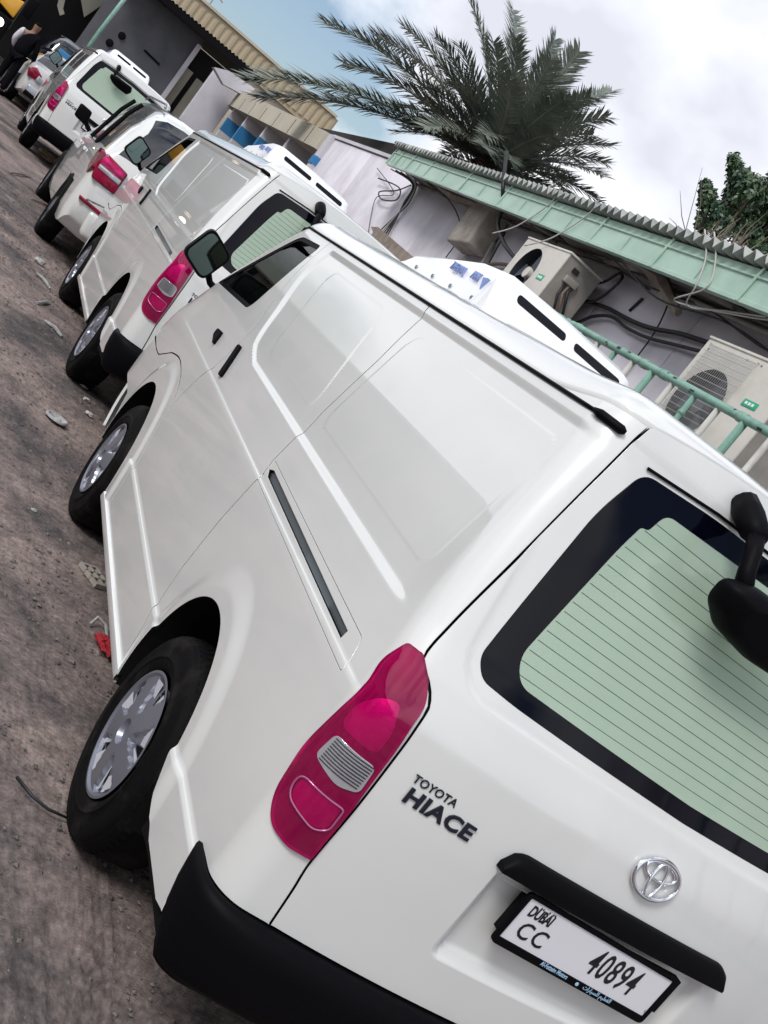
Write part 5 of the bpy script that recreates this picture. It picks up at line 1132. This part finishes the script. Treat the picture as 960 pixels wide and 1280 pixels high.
for sd in (-1, 1):
    f = lambda x: sd * x
    a_ = MB(); P = []
    ol = roundpoly([(.0, .92), (.10, .84), (.36, .90), (.42, 1.02), (.30, 1.10), (.06, 1.09)], .03)
    k = len(ol); lay = [[(sd * (.895 + dx), .05 + y, z) for y, z in ol] for dx in (-.03, .012)]
    a_.grid([l + [l[0]] for l in lay]); a_.add(lay[1], [tuple(range(k))]); tl = a_.build('tail_lamp', M['lamp_red'], suv, auto=.7)
    g_ = slab([(f(.60), .83), (f(.86), .84), (f(.885), .98), (f(.85), 1.10), (f(.60), 1.06)], -.02, .12, 'tail_lamp', M['lamp_red'], suv, .02)
    slab([(f(.62), .93), (f(.86), .945), (f(.862), .985), (f(.62), .975)], -.028, .0, 'reverse_lamp', M['lamp_clear'], g_, .004)
    slab([(f(.62), 1.0), (f(.86), 1.01), (f(.85), 1.07), (f(.62), 1.05)], -.026, .0, 'bright_lens', M['lamp_pink'], g_, .004)
    slab([(f(.60), .60), (f(.84), .615), (f(.85), .65), (f(.60), .635)], -.018, .03, 'bumper_reflector', M['lamp_red'], suv, .006)
    slab([(f(.70), .55), (f(.9), .57), (f(.9), .52), (f(.70), .48)], 2.85, 2.95, 'lower_trim', M['black_plastic'], suv, .01)
    slab([(f(.95), 1.10), (f(1.12), 1.12), (f(1.13), 1.28), (f(.97), 1.27)], 2.95, 3.06, 'door_mirror', M['black_plastic'], suv, .03)
    MB().tube([(f(.88), 3.0, 1.08), (f(.98), 3.0, 1.14)], .03, 6).build('mirror_arm', M['black_plastic'], suv)
    for y in (1.55, 2.55): MB().box(min(f(.915), f(.935)), max(f(.915), f(.935)), y, y + .2, .93, .965).build('door_handle', M['paint_frp'], suv, bevel=.006)
    MB().tube([(f(.60), .7, 1.76), (f(.60), .8, 1.795), (f(.61), 2.5, 1.80), (f(.61), 2.65, 1.75)], .012, 6).build('roof_rail', M['silver'], suv, smooth=True)
    for y in (1.28, 2.2): MB().tube([(f(.895), y, 1.07), (f(.80), y + .0, 1.50), (f(.735), y, 1.66)], .022, 4).build('window_pillar', M['dark'], suv)
slab([(-.66, .34), (.66, .34), (.70, .60), (-.70, .60)], -.025, .3, 'rear_bumper', M['paint'], suv, .05)
slab([(-.28, .86), (.28, .86), (.30, .98), (-.30, .98)], .005, .04, 'plate_recess', M['chrome'], suv, .01)
for y in (3.3,): MB().box(-.9, -.86, y, y + .01, .5, .9).build('door_gap', M['dark'], suv)

sedan = make_car('sedan', 'small white sedan with red tail lamp parked at the far left of the row', 'car', 4.3,
    [(0, .66, .45, .82, .85), (.08, .76, .36, .98, 1.0), (.5, .83, .28, 1.0, 1.02), (.9, .85, .26, .96, 1.28), (1.4, .86, .26, .95, 1.44), (2.2, .86, .25, .94, 1.46), (2.8, .86, .25, .93, 1.25), (3.2, .85, .26, .92, .98), (3.9, .80, .30, .82, .86), (4.3, .68, .38, .60, .62)],
    (.85, 3.4), .31, M['dirty_paint'], dict(windows={'side_window': (1.0, 2.8, 7, 10), 'rear_window': (.62, 1.25, 9, 12), 'windscreen': (2.55, 3.15, 9, 12)}))
sedan.location = (-1.02, 24.7, .44); sedan.rotation_euler = (0, 0, math.radians(7))
for sd in (-1, 1):
    f = lambda x: sd * x
    slab([(f(.50), .72), (f(.78), .70), (f(.83), .86), (f(.70), .95), (f(.52), .86)], -.02, .18, 'tail_lamp', M['lamp_red'], sedan, .015)
    slab([(f(.46), .70), (f(.60), .70), (f(.58), .84), (f(.48), .82)], -.028, .02, 'reverse_lamp', M['lamp_clear'], sedan, .005)
slab([(-.64, .34), (.64, .34), (.66, .58), (-.66, .58)], -.03, .2, 'rear_bumper', M['silver_car'], sedan, .04); slab([(-.66, .33), (-.30, .33), (-.30, .42), (-.66, .44)], -.05, -.02, 'bumper_grille', M['black_plastic'], sedan, .005); slab([(-.24, .62), (.24, .62), (.24, .73), (-.24, .73)], -.02, .03, 'number_plate', M['plate'], sedan, .003)
slab([(-.62, .88), (-.32, .90), (-.32, .94), (-.60, .93)], .04, .06, 'boot_badge', M['ink'], sedan, .002)
mpv = make_car('silver_minivan', 'silver blue minivan behind the small white sedan', 'minivan', 4.4,
    [(0, .72, .5, .9, .92), (.08, .82, .35, 1.0, 1.25), (.3, .85, .28, 1.05, 1.72), (.8, .86, .27, 1.05, 1.80), (2.6, .86, .26, 1.03, 1.78), (3.3, .85, .27, 1.0, 1.2), (4.0, .80, .30, .9, .95), (4.4, .68, .4, .65, .68)],
    (.85, 3.5), .32, M['silver_car'], dict(windows={'side_window': (.5, 3.0, 7, 10), 'rear_window': (.07, .30, 8, 12), 'windscreen': (2.75, 3.3, 9, 12)}))
mpv.location = (-1.15, 30.2, .60); mpv.rotation_euler = (0, 0, math.radians(8))
for sd in (-1, 1): slab([(sd * .66, .85), (sd * .80, .85), (sd * .82, 1.2), (sd * .70, 1.2)], -.02, .15, 'tail_lamp', M['lamp_red'], mpv, .01)
slab([(-.55, 1.08), (.55, 1.08), (.50, 1.48), (-.50, 1.48)], .02, .09, 'blue_window_film', M['blue_paint'], mpv, .03)
# yellow truck facing the camera
tk = thing('yellow_truck', 'yellow truck with a lit headlight coming towards the camera at the top left corner', 'truck', (-4.05, 29.5, .62), math.radians(4))
MB().box(-1.2, 1.2, .0, 2.2, .5, 1.25).build('lower_cab', M['dark'], tk, bevel=.08); MB().prism([(-1.2, 1.25), (1.2, 1.25), (1.12, 2.5), (-1.12, 2.5)], .12, 2.2, 'y').build('cab', M['dark'], tk, bevel=.07); MB().prism([(.35, 1.95), (.98, 2.05), (1.14, 2.62), (.5, 2.60)], .06, .5, 'y').build('yellow_panel', M['yellow'], tk, bevel=.03); MB().prism([(.62, 1.42), (1.16, 1.30), (1.18, 1.78), (.72, 1.70)], .04, .4, 'y').build('yellow_panel', M['yellow'], tk, bevel=.03)
MB().prism([(-1.0, 1.42), (1.0, 1.42), (.95, 2.1), (-.95, 2.1)], .09, .13, 'y').build('windscreen', M['dark_glass'], tk, bevel=.02); MB().box(-1.25, 1.25, 2.3, 7, 1.0, 2.4).build('cargo_body', M['grey_wall'], tk, bevel=.03)
for x in (-.95, .95):
    MB().lathe([(-.03, 0), (-.03, .09), (.0, .11)], (x, .0, 1.02), 'y', 20).build('headlight', M['headlight_on'], tk)
    for y in (.9, 5.6): MB().lathe([(-.14, .0), (-.14, .42), (-.10, .48), (.10, .48), (.14, .42), (.14, 0)], (x * 1.1, y, .48), 'x', 28).build('wheel', M['rubber'], tk, smooth=True)
    MB().box(min(x * 1.35, x * 1.55), max(x * 1.35, x * 1.55), .1, .16, 1.5, 2.0).build('mirror', M['black_plastic'], tk, bevel=.02)
MB().box(-1.15, 1.15, -.06, .05, .35, .62).build('bumper', M['ac_side'], tk, bevel=.03)
for k in range(3): MB().box(-.7, .7, -.02, .02, .72 + k * .13, .78 + k * .13).build('grille_bar', M['ac_side'], tk)

# ---------------------------------------------------------------- person in black
def skin_part(name, verts, edges, rad, m, parent, root=0, sub=2):
    me = bpy.data.meshes.new(name); me.from_pydata(verts, edges, []); me.update(); o = link(name, me, m, parent)
    md = o.modifiers.new('s', 'SKIN'); md.use_smooth_shade = True
    for i, r_ in enumerate(rad): me.skin_vertices[0].data[i].radius = r_ if hasattr(r_, '__len__') else (r_, r_); me.skin_vertices[0].data[i].use_root = (i == root)
    s_ = o.modifiers.new('u', 'SUBSURF'); s_.levels = sub; s_.render_levels = sub
    dg = bpy.context.evaluated_depsgraph_get(); m2 = bpy.data.meshes.new_from_object(o.evaluated_get(dg)); o.modifiers.clear(); o.data = m2; m2.name = name
    if not m2.materials: m2.materials.append(m)
    return o
pe = thing('person', 'person in black clothes with a white sleeve standing beside the small white sedan', 'person', (-2.16, 25.0, .45), math.radians(-20))
V = [(0, 0, .95), (0, 0, 1.15), (0, 0, 1.34), (0, 0, 1.50), (0, .02, 1.60), (0, .03, 1.69), (-.09, 0, .90), (-.11, .02, .50), (-.12, -.02, .10), (-.12, .12, .03), (.09, 0, .90), (.12, -.02, .50), (.13, -.04, .10), (.13, .10, .03),
     (-.19, 0, 1.40), (-.27, .02, 1.14), (-.22, .18, .95), (-.20, .26, .93), (.19, 0, 1.40), (.28, 0, 1.14), (.30, .10, .90), (.30, .15, .84)]
E_ = [(0, 1), (1, 2), (2, 3), (3, 4), (4, 5), (0, 6), (6, 7), (7, 8), (8, 9), (0, 10), (10, 11), (11, 12), (12, 13), (2, 14), (14, 15), (15, 16), (16, 17), (2, 18), (18, 19), (19, 20), (20, 21)]
Rr = [(.12, .09), (.11, .08), (.12, .08), (.055, .055), (.085, .10), (.08, .095), (.095, .09), (.065, .065), (.045, .045), (.045, .03), (.095, .09), (.065, .065), (.045, .045), (.045, .03), (.065, .065), (.045, .045), (.032, .032), (.028, .02), (.065, .065), (.045, .045), (.032, .032), (.028, .02)]
skin_part('body', V, E_, Rr, M['skin'], pe)
skin_part('trousers', [(0, 0, .96), (-.09, 0, .88), (-.11, .02, .50), (-.12, -.02, .09), (.09, 0, .88), (.12, -.02, .50), (.13, -.04, .09)], [(0, 1), (1, 2), (2, 3), (0, 4), (4, 5), (5, 6)], [(.16, .125), .108, .082, .068, .108, .082, .068], M['black_cloth'], pe)
skin_part('shirt', [(0, 0, .86), (0, 0, 1.15), (0, 0, 1.38), (0, 0, 1.50), (.17, 0, 1.41), (.285, 0, 1.15), (.30, .08, .96)], [(0, 1), (1, 2), (2, 3), (2, 4), (4, 5), (5, 6)], [(.20, .16), (.20, .15), (.24, .16), .09, .082, .062, .05], M['black_cloth'], pe)
skin_part('white_sleeve', [(-.15, 0, 1.42), (-.20, 0, 1.37), (-.275, .02, 1.14), (-.235, .14, .99)], [(0, 1), (1, 2), (2, 3)], [.07, .082, .064, .05], M['white_cloth'], pe)
skin_part('hair', [(0, .0, 1.62), (0, .0, 1.71)], [(0, 1)], [(.09, .10), (.088, .10)], M['black_cloth'], pe)
for x in (-.12, .13):
    mb = MB().box(x - .05, x + .05, -.09, .19, 0, .09); mb.build('shoe', M['black_cloth'], pe, bevel=.03)

# ---------------------------------------------------------------- litter on the dirt
def onground(x, y): return (x, y, gz1(y))
lid = MB().lathe([(.0, 0), (.004, .055), (.016, .058), (.018, .066), (.010, .072), (.002, .073)], (-.11, 4.78, gz1(4.78) + .006), 'z', 28).build('discarded_disc', M['litter'], None, smooth=True); tag(lid, 'round pale plastic disc lying flat on the dirt by the second van', 'plastic disc')
br = thing('hollow_brick', 'small broken grey block with rectangular holes beside the front wheel', 'brick', (.165, 2.95, .006), .5)
mb = MB()
for (x0, x1, y0, y1) in ((-.05, .05, -.085, -.070), (-.05, .05, -.03, -.02), (-.05, .05, .02, .03), (-.05, .05, .070, .085), (-.05, -.038, -.07, .07), (-.006, .006, -.07, .07), (.038, .05, -.07, .07)): mb.box(x0, x1, y0, y1, 0, .022)
mb.build('block_web', M['concrete'], br)
rg_ = MB(); r = random.Random(9); P = []
for a in np.linspace(-1, 1, 15): P.append([(.195 + .045 * a + .012 * math.sin(b * 4 + a * 3), 2.30 + .075 * b + .014 * math.sin(a * 5 + b * 2), .012 + .012 * abs(math.sin(a * 5 + b * 3.1)) + r.uniform(0, .014)) for b in np.linspace(-1, 1, 19)])
rg_.grid(P)
tag(rg_.build('red_rag', M['red_cloth'], None), 'crumpled red rag on the dirt under the sill of the nearest van', 'rag')
rp = MB().tube([(.13, 2.44, .012), (.15, 2.48, .04), (.19, 2.46, .035), (.21, 2.40, .012)], .007, 6).build('wire_scrap', M['litter'], None); tag(rp, 'short pale wire scrap next to the red rag', 'wire')
st_ = MB().tube([(-.15, 1.12, .02), (-.10, 1.06, .022), (-.04, 1.045, .014), (.06, 1.05, .012)], [.006, .005, .005, .004], 5).build('twig', M['cable'], None, smooth=True); tag(st_, 'thin dark curved twig lying beside the rear wheel of the nearest van', 'twig')
for (x, y, s_, lb, nm, m_) in ((.075, 5.45, .05, 'crumpled white paper scrap nearest the second van rear wheel', 'paper_scrap', 'white_pipe'), (.055, 5.75, .06, 'crumpled white paper ball ahead of the other white scrap', 'paper_scrap', 'white_pipe'), (.10, 5.20, .05, 'small torn white paper strip behind the second van tyre', 'paper_scrap', 'white_pipe'),
                           (-.69, 18.3, .30, 'crumpled tan paper bag on the dirt by the far van', 'paper_bag', 'tan'), (.10, .55, .014, 'small pale stone on the tyre track at the bottom left', 'stone', 'litter'), (-.16, 3.35, .03, 'small pale rag scrap at the left edge of the dirt', 'rag_scrap', 'litter'), (-.40, 9.3, .10, 'crumpled plastic bag on the dirt ahead of the second van front wheel', 'plastic_bag', 'litter')):
    bm = bmesh.new(); bmesh.ops.create_icosphere(bm, subdivisions=2, radius=s_ * .6); rr_ = random.Random(len(lb))
    for v_ in bm.verts: v_.co = v_.co * rr_.uniform(.6, 1.15); v_.co.z *= .55
    me = bpy.data.meshes.new(nm); bm.to_mesh(me); bm.free(); o = link(nm, me, M[m_]); o.location = (x, y, gz1(y) + s_ * .22); tag(o, lb, nm.replace('_', ' '))
SL_ = ['pale litter strip on the dirt between second van and its neighbour', 'brown stick on the dirt by the utility vehicle rear wheel', 'palest strip on the dirt beside the second van front wheel', 'long brown stick on the dirt alongside the utility vehicle', 'pale strip on the dirt just ahead of the second van wheel', 'short brown stick closest to the second van rear wheel', 'long pale strip on the dirt farthest up the row', 'longest brown stick at the left edge near the far van']
for i, (x, y, l_, a) in enumerate(((-.30, 7.6, .30, 1.2), (-.42, 10.9, .5, 1.9), (-.20, 6.9, .22, 2.3), (-.52, 12.8, .6, 1.0), (-.33, 8.6, .35, 2.0), (.16, 6.3, .16, .8), (-.62, 15.0, .8, 1.5), (-.9, 14.0, 1.2, 1.35))):
    z_ = gz1(y) + .012; dx, dy = math.cos(a) * l_ / 2, math.sin(a) * l_ / 2
    o = MB().tube([(x - dx, y - dy, z_), (x, y, z_ + .015), (x + dx, y + dy, z_)], [.010, .014, .008], 5).build('stick', M['wood' if i % 2 else 'litter'], None); tag(o, SL_[i], 'stick', 'sticks scattered on the dirt')
# gravel: too many to count
gr = MB(); r = random.Random(21)
ico = [(0, 0, 1), (.94, 0, 0), (0, .94, 0), (-.94, 0, 0), (0, -.94, 0), (0, 0, -.5)]; icf = [(0, 1, 2), (0, 2, 3), (0, 3, 4), (0, 4, 1), (5, 2, 1), (5, 3, 2), (5, 4, 3), (5, 1, 4)]
for k in range(5200):
    y = .2 + 13 * r.random() ** 1.3; x = r.uniform(-1.3 if y > 3 else -.6, .35); s_ = min(.016, .0022 + .0035 * r.random() ** 3 * 3 + (.0006 * y)) * r.uniform(.5, 1.2)
    a = r.uniform(0, 6.28); c_, s2 = math.cos(a), math.sin(a); e_ = r.uniform(.6, 1.6)
    gr.add([(x + (p[0] * c_ * e_ - p[1] * s2) * s_, y + (p[0] * s2 * e_ + p[1] * c_) * s_, gz1(y) + .004 + p[2] * s_ * .7) for p in ico], icf)
gm_ = mat('gravel_stone', (.20, .175, .16), .9, col2=(.05, .045, .045), nscale=40)
tag(gr.build('gravel', gm_, None), 'loose gravel and crumbs scattered over the dirt', None, None, 'stuff')
